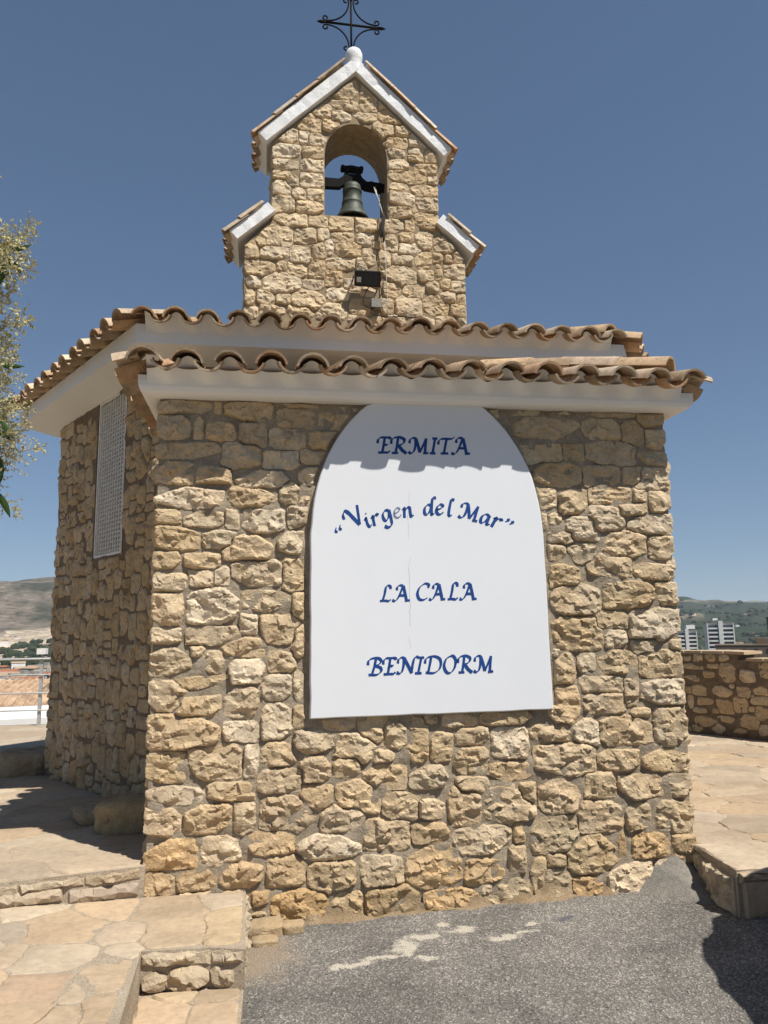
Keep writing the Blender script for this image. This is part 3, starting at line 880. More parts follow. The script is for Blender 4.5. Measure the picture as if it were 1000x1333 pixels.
# ------------------------------------------------------------------ the chapel
chapel = empty('chapel', (0.96, 0.0, 0.0))
tag(chapel, 'small rubble stone chapel with tiled roofs and an open bell gable', 'chapel')
CH = Vector((0.96, 0, 0))


def on_chapel(name, **k):
    return None


def W2C(pts):
    return [(x-0.96, y, z) for x, y, z in pts]


# --- front block wall (outside faces -Y at Y = 0)
X0, X1 = -0.65, 2.57
front = mortar_sheet('front_wall', chapel, X0+0.008, X1-0.008, -0.25, 2.998, 0.018, 0.011, M['mortar'], 1.43, seed=3)
front.location = (-0.96, 0, 0)
r1 = np.random.default_rng(101)


def clip_front(u, v):
    top = v < 2.985
    sg = ((u > 0.215) & (u < 1.725) & (v > 1.135) & (v < 2.2)) | ((((u-0.968)/0.735)**2+((v-2.166)/0.955)**2 < 1) & (v >= 2.2))
    return (u > X0-0.012) & (u < X1+0.012) & top & ~sg & (v > -0.06)


FRONT = [(u, v, w*1.14, h*1.14) for u, v, w, h in FRONT]
pf = cells(FRONT, 0.014, 56, 9.0, 1.12, clip_front, nseed=11)
stones(front, FRONT, pf, r1, (0.016, 0.037), 0.0105, 0.005, low=1.0, skirt=0.07, edge=0.01)
# the two visible corners return round the sides: rough side faces of the block
for sx, nm in ((X0, 'left'), (X1, 'right')):
    e = empty('side_return', (sx-0.96, 1.43 if sx < 0 else 0.0, 0), R(-90) if sx < 0 else R(90), chapel)
    rr = np.random.default_rng(5 if sx < 0 else 6)
    sd = rubble_seeds(0.03, 1.4, 0.0, 2.98, (0.13, 0.22), (0.16, 0.34), rr)
    stones_joined(e, sd, cells(sd, 0.02, 22, 3.0, 1.06, lambda u, v: (u > 0.0) & (u < 1.42) & (v < 2.98), nseed=9), rr, (0.02, 0.035), 0.035, 0.006, 0.7, name='side_stonework')

# lumpy mortar footing where the wall meets the road
mb = MB()
N = 120
xs = np.linspace(X0+0.5, X1+0.03, N)
for i, x in enumerate(xs):
    pass
prof = [(0.0, 0.17), (0.02, 0.11), (0.045, 0.06), (0.085, 0.025), (0.15, 0.004), (0.2, -0.02)]
V, F = [], []
for i, x in enumerate(xs):
    gz = 0.008+0.024*x
    s = 0.3+0.3*vnoise(np.array([[x, 0, 0]]), 6, 4)[0]
    for k, (d, z) in enumerate(prof):
        q = vnoise(np.array([[x, d*3, 1.0]]), 22, 9)[0]*0.012
        V.append((x, -(d*0.6*max(0.2, s)+q*(k > 0)), gz+z*max(0.15, s)+q*0.6))
K = len(prof)
for i in range(N-1):
    for k in range(K-1):
        F.append((i*K+k, i*K+k+1, (i+1)*K+k+1, (i+1)*K+k))
obj('wall_footing', V, F, M['footing'], front, True)

# --- hexagonal nave walls (plain mortar body), then the left wall with its stones
PN = Vector((-0.746, 1.309, 0))
TH = R(32)
dl = Vector((-math.sin(TH), math.cos(TH), 0))
nl = Vector((-math.cos(TH), -math.sin(TH), 0))
far = PN+dl*2.56
near = PN+dl*0.166
hexw = [(near.x, near.y), (2*0.96-near.x, near.y), (2*0.96-far.x, far.y), (2.75, 5.9), (-0.83, 5.9), (far.x, far.y)]
ins = [(0.96+(x-0.96)*0.9, 3.69+(y-3.69)*0.9) for x, y in hexw]
mb = MB()
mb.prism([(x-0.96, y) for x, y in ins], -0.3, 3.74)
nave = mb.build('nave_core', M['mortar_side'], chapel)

WU0, WU1, WV0, WV1 = 2.55-1.52, 2.55-0.86, 2.27, 3.68
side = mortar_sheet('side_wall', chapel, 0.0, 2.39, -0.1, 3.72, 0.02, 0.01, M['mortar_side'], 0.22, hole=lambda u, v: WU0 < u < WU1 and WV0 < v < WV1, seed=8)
ul = -dl
side.location = (far.x-0.96, far.y, 0)
side.rotation_euler = (0, 0, math.atan2(ul.y, ul.x))
rs = np.random.default_rng(33)
ssd = rubble_seeds(0.0, 2.39, 0.12, 3.72, (0.13, 0.22), (0.12, 0.22), rs, skip=lambda u, v: WU0-0.03 < u < WU1+0.03 and WV0-0.03 < v < WV1+0.05)
ssd = [(u, v, w*1.1, h*1.1) for u, v, w, h in ssd]
clip_side = lambda u, v: (u > -0.015) & (u < 2.4) & (v < 3.71) & (v > 0.1) & ~((u > WU0-0.005) & (u < WU1+0.005) & (v > WV0-0.01) & (v < WV1+0.2))
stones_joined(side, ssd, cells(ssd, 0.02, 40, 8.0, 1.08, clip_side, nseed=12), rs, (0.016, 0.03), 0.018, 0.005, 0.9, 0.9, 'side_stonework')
# mirrored right wall of the nave (out of the photo, seen from a step to the side)
e = empty('right_nave_wall', (2*0.96-near.x-0.96, near.y, 0), R(58), chapel)
sd = rubble_seeds(0.0, 2.39, 0.1, 3.72, (0.13, 0.22), (0.16, 0.32), rs)
mortar_sheet('right_wall', e, 0.0, 2.39, -0.1, 3.72, 0.08, 0.008, M['mortar_side'], 0.22, seed=14)
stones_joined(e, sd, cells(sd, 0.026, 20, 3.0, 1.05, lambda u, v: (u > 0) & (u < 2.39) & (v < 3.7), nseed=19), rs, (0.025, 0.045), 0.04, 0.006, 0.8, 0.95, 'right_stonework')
# strip of the nave's front between its corner and the block
mb = MB()
mb.box(near.x-0.96+0.02, -0.65-0.96, near.y-0.005, near.y+0.2, -0.1, 3.72)
mb.box(2.57-0.96, 2*0.96-near.x-0.96-0.02, near.y-0.005, near.y+0.2, -0.1, 3.72)
mb.box(-0.65-0.96, 2.57-0.96, near.y-0.005, near.y+0.2, 3.0, 3.72)
mb.build('nave_front', M['mortar_side'], chapel)

# --- barred window in the left wall
win = empty('window', (0, 0, 0), 0, None)
win.parent = chapel
win.location = side.location
win.rotation_euler = side.rotation_euler
mb = MB()
mb.box(WU0-0.01, WU1+0.01, 0.2, 0.21, WV0-0.01, WV1+0.06)
mb.build('glass', M['glass'], win)
mb = MB()
mb.box(WU0-0.02, WU0, -0.005, 0.2, WV0, WV1+0.05)
mb.box(WU1, WU1+0.02, -0.005, 0.2, WV0, WV1+0.05)
mb.box(WU0, WU1, -0.005, 0.2, WV0-0.02, WV0)
mb.build('reveal', M['mortar_side'], win)
mb = MB()
q = 0.022
y0, y1 = 0.0, 0.03
mb.box(WU0+0.01, WU0+0.01+q, y0, y1, WV0+0.005, WV1+0.03)
mb.box(WU1-0.01-q, WU1-0.01, y0, y1, WV0+0.005, WV1+0.03)
mb.box(WU0+0.01+q, WU1-0.01-q, y0, y1, WV0+0.005, WV0+0.005+q)
mb.box(WU0+0.01+q, WU1-0.01-q, y0, y1, WV1+0.03-q, WV1+0.03)
mb.build('frame', M['grille'], win)
b = MB()
b.box(-0.005, 0.005, 0.002, 0.014, WV0+0.027, WV1+0.008)
vb = None
nb = 11
for i in range(nb):
    x = WU0+0.032+(WU1-WU0-0.064)*(i+0.5)/nb
    if vb is None:
        vb = b.build('bar', M['grille'], win)
        o = vb
    else:
        o = vb.copy()
        COL.objects.link(o)
    o.location.x = x
b = MB()
b.box(WU0+0.032, WU1-0.032, 0.0145, 0.026, -0.007, 0.007)
hb = None
nh = 36
for i in range(nh):
    z = WV0+0.03+(WV1-WV0-0.03)*(i+0.5)/nh
    if hb is None:
        hb = b.build('bar', M['grille'], win)
        o = hb
    else:
        o = hb.copy()
        COL.objects.link(o)
    o.location.z = z

# --- white cornices under the roofs
# front block: cove profile swept round three sides
def cornice(name, path, prof, parent, mat, closed=False):
    """path: list of (x, y) corner points of the wall line with outward mitre vectors; prof: (offset, z)"""
    V, F = [], []
    K = len(prof)
    for (x, y, mx, my) in path:
        for (o, z) in prof:
            V.append((x+mx*o, y+my*o, z))
    n = len(path)
    for i in range(n-1):
        for k in range(K-1):
            F.append((i*K+k, i*K+k+1, (i+1)*K+k+1, (i+1)*K+k))
    F.append(tuple(range(K))[::-1])
    F.append(tuple((n-1)*K+k for k in range(K)))
    return obj(name, V, F, mat, parent)


def dense(path, m=14):
    out = []
    for a, b in zip(path[:-1], path[1:]):
        for k in range(m):
            t = k/m
            out.append(tuple(a[i]*(1-t)+b[i]*t for i in range(4)))
    out.append(path[-1])
    return out


prof_f = [(-0.05, 2.985), (0.0, 2.982), (0.035, 2.978), (0.075, 2.978), (0.105, 2.985), (0.125, 2.998), (0.136, 3.02), (0.14, 3.05), (0.14, 3.085), (0.0, 3.11), (-0.05, 3.11)]
block_path = [(-0.65, 1.40, -0.72, 0), (-0.65, 0.0, -0.72, -1), (2.57, 0.0, 1, -1), (2.57, 1.40, 1, 0)]
cf = cornice('front_cornice', [(x-0.96, y, a, b) for x, y, a, b in block_path], prof_f, chapel, M['white'])
# nave: eaves slab with sloping soffit and upright fascia
mit = []
C6 = [(-1.0, 1.15), (2.92, 1.15), (4.51, 3.69), (2.92, 6.23), (-1.0, 6.23), (-2.59, 3.69)]
V, F = [], []
cx6, cy6 = 0.96, 3.69
for (x, y) in C6:
    ix, iy = cx6+(x-cx6)*0.80, cy6+(y-cy6)*0.80
    V += [(ix-0.96, iy, 3.655), (x-0.96, y, 3.775), (x-0.96, y, 3.925), (ix-0.96, iy, 4.03)]
for i in range(6):
    j = (i+1) % 6
    for k in range(4):
        k2 = (k+1) % 4
        F.append((i*4+k, i*4+k2, j*4+k2, j*4+k))
eaves = obj('nave_eaves', V, F, M['white'], chapel)

# --- roof decks
SL1 = R(17)
roof1 = empty('front_roof', (0, 0, 0), 0, chapel)
zl = 3.115
ex0, ex1, ey = -0.84, 2.76, -0.32
ins1 = 1.2
zt = zl+ins1*math.tan(SL1)
V = [(ex0+0.12, ey+0.12, zl+0.0), (ex1-0.12, ey+0.12, zl+0.0), (ex1-0.12, 1.40, zl), (ex0+0.12, 1.40, zl), (ex0+ins1, ey+ins1, zt-0.03), (ex1-ins1, ey+ins1, zt-0.03), (ex1-ins1, 1.40, zt-0.03), (ex0+ins1, 1.40, zt-0.03)]
V = [(x-0.96, y, z) for x, y, z in V]
obj('roof_bed', V, [(0, 1, 5, 4), (1, 2, 6, 5), (3, 0, 4, 7), (4, 5, 6, 7), (0, 3, 2, 1)], M['deck'], roof1)
o96 = lambda x, y, z: (x-0.96, y, z)
# front eave: covers 14
tile_row(roof1, o96(-0.70, ey, zl), o96(2.62, ey, zl), (0, 1, 0), SL1, 15, 1)
# left eave and right eave
tile_row(roof1, o96(ex0-0.035, 1.25, zl-0.015), o96(ex0-0.035, -0.2, zl-0.015), (1, 0, 0), SL1, 7, 1, short=(6,))
tile_row(roof1, o96(ex1, -0.2, zl-0.01), o96(ex1, 1.22, zl-0.01), (-1, 0, 0), SL1, 7, 1, short=(0,))


def hip(parent, p0, p1, n, cols, lift=0.05):
    p0, p1 = Vector(p0), Vector(p1)
    a = (p1-p0).normalized()
    for k in range(n):
        put_tile(parent, TILE_CAP, p0+a*(k*0.33)+Vector((0, 0, lift-0.004*k)), a, (0, 0, 1), cols[k % len(cols)] if cols else None, 0.7)


HCOL = [(0.40, 0.28, 0.18), (0.30, 0.24, 0.18), (0.42, 0.22, 0.13), (0.44, 0.23, 0.14)]
hip(roof1, o96(ex1-0.19, ey+0.19, zl+0.075), o96(ex1-ins1, ey+ins1, zt+0.05), 4, [(0.44, 0.31, 0.19), (0.36, 0.27, 0.19), (0.40, 0.28, 0.18)])


def wave_fill(name, parent, P0, P1, inward, back, n, zb, zm, amp):
    """white mortar pushed up into the arches behind the tile lips"""
    P0, P1, inward = Vector(P0), Vector(P1), Vector(inward).normalized()
    V, F = [], []
    N = (n-1)*12
    up_ = Vector((0, 0, 1))
    for i in range(0, N+1):
        t = i/N
        p = P0+(P1-P0)*t
        w = zm+amp*math.cos(2*math.pi*t*(n-1))+0.006*vnoise(np.array([[i*0.31, zm, 2.0]]), 1.0, 13)[0]
        for k in range(8):
            q_ = k/7
            q = p+inward*(back-0.078*q_**1.6)
            V.append((q.x, q.y, zb-0.03+(w-zb+0.03)*q_))
    for i in range(N):
        for k in range(7):
            F.append((8*i+k, 8*i+8+k, 8*i+9+k, 8*i+1+k))
    return obj(name, V, F, M['white'], parent, True)


wave_fill('mortar_fill', roof1, o96(-0.70, ey, zl), o96(2.62, ey, zl), (0, 1, 0), 0.183, 15, 3.06, 3.137, 0.046)
# upper courses as one mesh, out of sight from the road


def upper_courses(parent, name, P0, P1, inward, slope, n, c0, c1, shrink):
    mb = MB()
    P0, P1 = Vector(P0), Vector(P1)
    inward = Vector(inward).normalized()
    a = inward*math.cos(slope)+Vector((0, 0, 1))*math.sin(slope)
    nn = -inward*math.sin(slope)+Vector((0, 0, 1))*math.cos(slope)
    e = (P1-P0)
    l = a.cross(nn)
    for c in range(c0, c1):
        for k in range(n*2-1):
            t = k/(2*(n-1))
            if t*e.length < c*shrink or (1-t)*e.length < c*shrink:
                continue
            me = TILE_UP if k % 2 == 0 else TILE_DN
            b = P0+e*t+a*(c*0.34)+nn*(0.0 if k % 2 == 0 else 0.008)
            mb.add([b+l*p.co.x+a*p.co.y+nn*p.co.z for p in me.vertices], [tuple(q.vertices) for q in me.polygons])
    if not mb.v:
        return
    o = mb.build(name, M['tile'], parent)
    o.color = (0.40, 0.27, 0.16, 1)
    o['kind'] = 'stuff'


upper_courses(roof1, 'upper_roof_tiles', o96(-0.70, ey, zl), o96(2.62, ey, zl), (0, 1, 0), SL1, 15, 1, 4, 0.34)

SL2 = R(17)
roof2 = empty('nave_roof', (0, 0, 0), 0, chapel)
z2 = 3.935
ap = 1.05
V = []
for (x, y) in C6:
    V.append((0.96+(x-0.96)*0.985-0.96, 3.69+(y-3.69)*0.985, 3.93))
for (x, y) in C6:
    V.append((0.96+(x-0.96)*0.2-0.96, 3.69+(y-3.69)*0.2, 3.9+0.8*2.54*math.tan(SL2)))
obj('roof_bed', V, [(i, (i+1) % 6, 6+(i+1) % 6, 6+i) for i in range(6)]+[tuple(range(6, 12))], M['deck'], roof2)
n_front = Vector((0, 1, 0))
tile_row(roof2, o96(-0.93, 1.0, z2), o96(2.80, 1.0, z2), (0, 1, 0), SL2, 17, 1)
upper_courses(roof2, 'upper_roof_tiles', o96(-0.93, 1.0, z2), o96(2.80, 1.0, z2), (0, 1, 0), SL2, 17, 1, 6, 0.34*0.62)
wave_fill('mortar_fill', roof2, o96(-0.93, 1.0, z2), o96(2.80, 1.0, z2), (0, 1, 0), 0.153, 17, 3.88, 3.95, 0.046)
inl = -nl
Lp0 = Vector((-1.0, 1.15, z2))+nl*0.14
tile_row(roof2, o96(*(Lp0+dl*2.95)), o96(*(Lp0+dl*0.02)), inl, SL2, 13, 1)
upper_courses(roof2, 'upper_side_tiles', o96(*(Lp0+dl*2.95)), o96(*(Lp0+dl*0.02)), inl, SL2, 13, 1, 6, 0.34*0.62)
dr = Vector((math.sin(TH), math.cos(TH), 0))
nr = Vector((math.cos(TH), -math.sin(TH), 0))
Rp0 = Vector((2.92, 1.15, z2))+nr*0.14
tile_row(roof2, o96(*(Rp0+dr*0.02)), o96(*(Rp0+dr*2.95)), -nr, SL2, 13, 1)
zc2 = 3.9+0.8*2.54*math.tan(SL2)
hip(roof2, o96(2.82, 1.16, z2+0.03), o96(0.96+1.96*0.2, 3.69-2.54*0.2, zc2+0.05), 8, [(0.44, 0.31, 0.19), (0.37, 0.27, 0.18), (0.29, 0.24, 0.18), (0.43, 0.21, 0.12), (0.45, 0.23, 0.13), (0.44, 0.23, 0.14)], 0.05)

# --- bell gable
YB, TB = 3.4, 0.58
AX = 0.962
pts = [(-0.28, 4.5), (2.205, 4.5), (2.205, 5.80), (1.91, 6.12), (1.91, 7.08), (AX, 8.0), (0.012, 7.08), (0.012, 6.12), (-0.28, 5.82)]
OL, OR_, OB, OS = 0.602, 1.322, 6.235, 6.98
orad = (OR_-OL)/2
arch = [(OR_, OB), (OR_, OS)]+[((OL+OR_)/2+orad*math.cos(t), OS+1.15*orad*math.sin(t)) for t in np.linspace(0, math.pi, 17)[1:-1]]+[(OL, OS), (OL, OB)]
belfry = empty('belfry', (0, YB, 0), 0, chapel)


def holed_prism(name, outer, inner, d, mats, parent):
    """outer polygon with a hole, extruded from y=0 to y=d; the hole's lining gets the second material"""
    n, k = len(outer), len(inner)
    P = [Vector(p) for p in outer]+[Vector(p) for p in inner]
    ed = [(i, (i+1) % n) for i in range(n)]+[(n+i, n+(i+1) % k) for i in range(k)]
    vo, _, fo, _, _, _ = delaunay_2d_cdt(P, ed, [], 1, 1e-6)
    hole = np.array(inner)
    V0 = [(p.x, p.y) for p in vo]
    tri = []
    for f in fo:
        c = np.mean([V0[i] for i in f], axis=0)
        if not inside(np.array([c]), hole)[0]:
            tri.append(tuple(f))
    m_ = len(V0)
    V = [(x-0.96, 0, z) for x, z in V0]+[(x-0.96, d, z) for x, z in V0]
    F = tri+[tuple(m_+i for i in f)[::-1] for f in tri]
    mi = [0]*len(F)
    look = lambda p: min(range(m_), key=lambda i: (V0[i][0]-p[0])**2+(V0[i][1]-p[1])**2)
    oi = [look(p) for p in outer]
    ii = [look(p) for p in inner]
    for i in range(n):
        a, b = oi[i], oi[(i+1) % n]
        F.append((b, a, m_+a, m_+b))
        mi.append(0)
    for i in range(k):
        a, b = ii[i], ii[(i+1) % k]
        F.append((b, a, m_+a, m_+b))
        mi.append(1)
    o = obj(name, V, F, mats, parent, fm=mi)
    return o


holed_prism('belfry_core', pts, arch, TB, [M['mortar_belfry'], M['arch_render']], belfry)
rb = np.random.default_rng(55)


def clip_bel(u, v):
    L = np.where(v < 5.8, -0.285, np.where(v < 6.13, 0.0, 0.005))
    Rr = np.where(v < 5.8, 2.21, 1.918)
    sh = (v >= 5.8) & (v < 6.13)
    L = np.where(sh, -0.28+(v-5.8)*0.9, L)
    Rr = np.where(sh, 2.205-(v-5.8)*0.9, Rr)
    top = (v < 7.08) | (np.abs(u-AX) < (7.985-v)*1.03)
    hole = ((u > OL-0.005) & (u < OR_+0.005) & (v > OB-0.01) & (v <= OS)) | ((((u-AX)/(orad+0.005))**2+((v-OS)/(orad*1.15+0.005))**2 < 1) & (v > OS))
    return (u > L) & (u < Rr) & top & ~hole & (v > 4.55)


BELFRY = [(u, v, w*1.07, h*1.07) for u, v, w, h in BELFRY]
pb = cells(BELFRY, 0.014, 48, 9.0, 1.14, clip_bel, nseed=21)
sb = [(u-0.96, v, w, h) for (u, v, w, h) in BELFRY]
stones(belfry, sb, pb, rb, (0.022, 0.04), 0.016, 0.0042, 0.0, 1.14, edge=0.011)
# side stonework of the gable, joined
for x0, s, zlo, zhi in ((-0.28, -1, 4.6, 5.6), (2.205, 1, 4.6, 5.6), (0.012, -1, 6.3, 6.95), (1.91, 1, 6.3, 6.95)):
    e = empty('gable_flank', (x0-0.96, TB if s < 0 else 0.0, 0), R(-90) if s < 0 else R(90), belfry)
    sd = rubble_seeds(0.0, TB, zlo, zhi, (0.13, 0.2), (0.15, 0.3), rb)
    stones_joined(e, sd, cells(sd, 0.02, 18, 3, 1.06, lambda u, v: (u > 0) & (u < TB), nseed=4), rb, (0.015, 0.03), 0.05, 0.005, name='flank_stonework')


def coping(name, parent, lo, hi, thick, y0, y1, mat, end=0.0):
    """a sloping white slab from lo (x, z) up to hi, seen edge-on from the front"""
    (xa, za), (xb, zb) = lo, hi
    N = 16
    V, F = [], []
    d = Vector((xb-xa, 0, zb-za)).normalized()
    nrm = Vector((-d.z, 0, d.x))
    if nrm.z < 0:
        nrm = -nrm
    for i in range(N+1):
        t = i/N
        x, z = xa+(xb-xa)*t, za+(zb-za)*t
        w = 0.008
        j = vnoise(np.array([[x*9, z*9, k*3.0] for k in range(4)]), 1.0, 77)*w
        V += [(x-0.96, y0+j[0], z), (x-0.96+nrm.x*thick, y0+j[1], z+nrm.z*thick+j[1]), (x-0.96+nrm.x*thick, y1, z+nrm.z*thick), (x-0.96, y1, z)]
    for i in range(N):
        for k in range(4):
            k2 = (k+1) % 4
            F.append((i*4+k, i*4+k2, i*4+4+k2, i*4+4+k) if xb > xa else (i*4+k2, i*4+k, i*4+4+k, i*4+4+k2))
    F.append((0, 1, 2, 3))
    F.append((N*4+3, N*4+2, N*4+1, N*4))
    return obj(name, V, F, mat, parent)


cop = empty('gable_coping', (0, 0, 0), 0, belfry)
yf, yb = -0.075, TB+0.04
coping('white_band', cop, (-0.055, 7.045), (AX+0.035, 8.05), 0.135, yf, yb, M['white_rough'])
coping('white_band', cop, (1.985, 7.04), (AX-0.02, 8.04), 0.135, yf+0.004, yb-0.004, M['white_rough'])
coping('white_band', cop, (-0.36, 5.845), (0.05, 6.205), 0.125, yf, yb, M['white_rough'])
coping('white_band', cop, (2.285, 5.845), (1.875, 6.2), 0.125, yf, yb, M['white_rough'])
# gable roof tiles: ends seen along the eaves, first row edge-on along the verge
for (lo, hi, nc) in (((-0.055, 7.055), (AX, 8.05), 4), ((1.985, 7.05), (AX, 8.05), 4), ((-0.36, 5.845), (0.03, 6.185), 2), ((2.285, 5.845), (1.895, 6.185), 2)):
    d = Vector((hi[0]-lo[0], 0, hi[1]-lo[1]))
    ln = d.length
    d.normalize()
    nn = Vector((-d.z, 0, d.x))
    if nn.z < 0:
        nn = -nn
    ex = min(0.36, (ln-0.05)/nc)
    me_u = TILE_UP
    for c in range(nc):
        for yy, me, lift in ((0.02, TILE_UP, 0.128), (0.225, TILE_UP, 0.128), (0.43, TILE_UP, 0.128), (0.60, TILE_UP, 0.125), (0.122, TILE_DN, 0.15), (0.327, TILE_DN, 0.15), (0.52, TILE_DN, 0.15)):
            if me is TILE_DN and c > 0:
                continue
            p = Vector((lo[0]-0.96, 0, lo[1]))+d*(-0.06+c*ex)+nn*(lift+0.012*(c > 0))+Vector((0, yf+yy+0.03, 0))
            t = put_tile(cop, me, p, d, nn, None, 0.6)
            t.scale = (1, min(1.0, (ex+0.1)/0.46), 1)
# round cap at the ridge end
mb = MB()
prof = [(0.0, -0.1), (0.085, -0.1), (0.095, -0.05), (0.088, 0.02), (0.1, 0.06), (0.108, 0.1), (0.106, 0.14), (0.09, 0.18), (0.06, 0.207), (0.03, 0.218), (0.0, 0.22)]
mb.lathe(prof, (0, 0, 0), 20)
vv = []
for (x, y, z) in mb.v:
    vv.append((x*0.95+AX-0.96-0.01, y*0.95+0.02, z+8.16))
mb.v = vv
mb.build('ridge_cap', M['white_rough'], cop, True)
mb = MB()
mb.tube([(AX-0.96, 0.05, 8.2), (AX-0.96, TB, 8.2)], 0.095, 12)
mb.build('ridge_roll', M['white_rough'], cop, True)

# ------------------------------------------------------------------ painted sign on the front wall
sign = empty('sign', (0.968, 0.0, 1.11))
tag(sign, 'white arched panel with blue italic lettering on the front wall', 'sign')
SX, SZ, SY = 0.968, 1.11, -0.056
out = [(-0.724, 0.0), (0.727, 0.008), (0.718, 1.06)]
for k in range(1, 40):
    a = math.pi*k/40
    x, z = 0.716*math.cos(a), 1.056+0.94*math.sin(a)
    if z < 1.885:
        out.append((x, z))
    elif not out[-1][1] >= 1.884:
        out.append((0.335, 1.886))
        out.append((-0.31, 1.888))
out.append((-0.722, 1.06))
oo = []
for (x, z) in out:
    if not oo or (abs(x-oo[-1][0])+abs(z-oo[-1][1])) > 0.004:
        oo.append((x, z))
out = oo
# subdivide the straight sides so that the arris can be a little uneven
den = []
for a, b in zip(out, out[1:]+out[:1]):
    L = math.hypot(b[0]-a[0], b[1]-a[1])
    k = max(1, int(L/0.05))
    for i in range(k):
        t = i/k
        x, z = a[0]+(b[0]-a[0])*t, a[1]+(b[1]-a[1])*t
        q = vnoise(np.array([[x, z, 0]]), 9, 31)[0]*0.0025
        den.append((x+q, z+q))
n = len(den)
V = [(x, 0.03, z) for x, z in den]+[(x, SY+0.008, z) for x, z in den]+[(x*0.991, SY, (z-0.95)*0.993+0.95) for x, z in den]
F = [(i, (i+1) % n, n+(i+1) % n, n+i) for i in range(n)]+[(n+i, n+(i+1) % n, 2*n+(i+1) % n, 2*n+i) for i in range(n)]
F += [tuple(range(2*n, 3*n))]
board = obj('board', V, F, M['sign_white'], sign)

GL = {
 'E': [[(.04,.6),(.08,.82),(.24,.96),(.5,.97),(.8,.97),(.86,.86)], [(.5,.95),(.42,.5),(.33,.1),(.26,.03)], [(.06,.03),(.42,.04),(.7,.05),(.8,.16)], [(.42,.52),(.62,.52),(.7,.58)]],
 'R': [[(.03,.58),(.08,.82),(.26,.96),(.58,1.0),(.86,.86),(.8,.64),(.58,.52),(.42,.5)], [(.48,.97),(.4,.48),(.3,.05)], [(.06,.02),(.46,.03)], [(.5,.5),(.7,.22),(.98,.0)]],
 'M': [[(.1,.64),(.16,.88),(.34,.98),(.54,.95)], [(.5,.95),(.47,.5),(.36,.14),(.18,.02),(.02,.1)], [(.5,.96),(.64,.5),(.74,.08)], [(.74,.08),(.98,.58),(1.16,.97)], [(1.16,.97),(1.1,.5),(1.06,.06)], [(.94,.02),(1.27,.05)]],
 'I': [[(.4,.95),(.3,.5),(.2,.05)], [(.2,.97),(.58,.97)], [(.0,.03),(.4,.03)]],
 'T': [[(.02,.58),(.08,.82),(.28,.95),(.7,.95),(.9,.99),(1.04,1.1)], [(.54,.93),(.44,.45),(.36,.05)], [(.16,.02),(.62,.03)]],
 'A': [[(.7,.97),(.52,.5),(.32,.13),(.14,.0),(.0,.07)], [(.3,.68),(.34,.88),(.5,.99),(.72,.97)], [(.72,.98),(.82,.5),(.9,.06)], [(.8,.02),(1.12,.05)], [(.44,.36),(.84,.36)]],
 'L': [[(.7,.78),(.68,.95),(.52,1.0),(.4,.85),(.33,.5),(.2,.07)], [(.02,.03),(.3,.05),(.58,.03),(.7,.14)]],
 'C': [[(.76,.74),(.8,.93),(.56,1.0),(.22,.76),(.08,.4),(.18,.08),(.44,.02),(.7,.15)]],
 'B': [[(.02,.58),(.06,.82),(.26,.96),(.58,.98),(.76,.83),(.64,.63),(.42,.53)], [(.44,.53),(.72,.42),(.74,.2),(.52,.03),(.22,.02),(.05,.03)], [(.48,.95),(.38,.5),(.24,.05)]],
 'N': [[(.08,.62),(.14,.86),(.32,.97),(.48,.93)], [(.45,.93),(.42,.5),(.32,.15),(.16,.02),(.0,.1)], [(.46,.96),(.68,.5),(.9,.03)], [(.88,.06),(.95,.5),(1.05,.87),(1.18,1.0),(1.3,.98)]],
 'D': [[(.02,.58),(.07,.82),(.25,.96),(.6,1.0),(.9,.86),(.98,.56),(.86,.22),(.56,.02),(.24,.02),(.05,.05)], [(.4,.95),(.31,.5),(.2,.05)]],
 'O': [[(.52,1.0),(.2,.82),(.05,.42),(.18,.07),(.42,.02),(.68,.28),(.78,.7),(.66,.95),(.5,1.0)]],
 'V': [[(.0,.62),(.06,.86),(.22,.99),(.36,.86),(.5,.42),(.63,.0)], [(.63,.02),(.8,.5),(.98,1.02)]],
 'i': [[(.0,.46),(.13,.58),(.1,.2),(.18,.02),(.34,.1)], [(.2,.8),(.27,.87)]],
 'r': [[(.0,.47),(.13,.58),(.1,.3),(.06,0)], [(.1,.34),(.24,.54),(.4,.6),(.46,.52)]],
 'g': [[(.5,.55),(.3,.6),(.1,.42),(.08,.14),(.2,.04),(.38,.2),(.5,.48)], [(.53,.6),(.5,.1),(.42,-.28),(.18,-.38),(.0,-.25)]],
 'e': [[(.08,.28),(.3,.35),(.46,.48),(.34,.6),(.14,.47),(.06,.2),(.18,.02),(.36,.05),(.48,.16)]],
 'n': [[(.0,.47),(.13,.58),(.1,.3),(.06,0)], [(.1,.34),(.3,.56),(.45,.54),(.45,.22),(.48,.03),(.64,.1)]],
 'd': [[(.5,.54),(.3,.6),(.1,.42),(.06,.14),(.18,.03),(.36,.2),(.5,.5)], [(.82,.98),(.64,1.0),(.56,.8),(.48,.2),(.5,.02),(.64,.08)]],
 'l': [[(.42,.96),(.26,1.02),(.18,.8),(.08,.2),(.13,.02),(.28,.08)]],
 'a': [[(.5,.54),(.3,.6),(.1,.42),(.06,.14),(.18,.03),(.36,.2),(.5,.5)], [(.54,.6),(.47,.2),(.5,.02),(.66,.09)]],
 '(': [[(.22,1.0),(.1,.88),(.08,.74)], [(.12,.78),(.07,.72)], [(.5,1.0),(.38,.88),(.36,.74)], [(.4,.78),(.35,.72)]],
 ')': [[(.12,1.0),(.12,.86),(.0,.72)], [(.08,.97),(.13,.93)], [(.42,1.0),(.42,.86),(.3,.72)], [(.38,.97),(.43,.93)]],
}


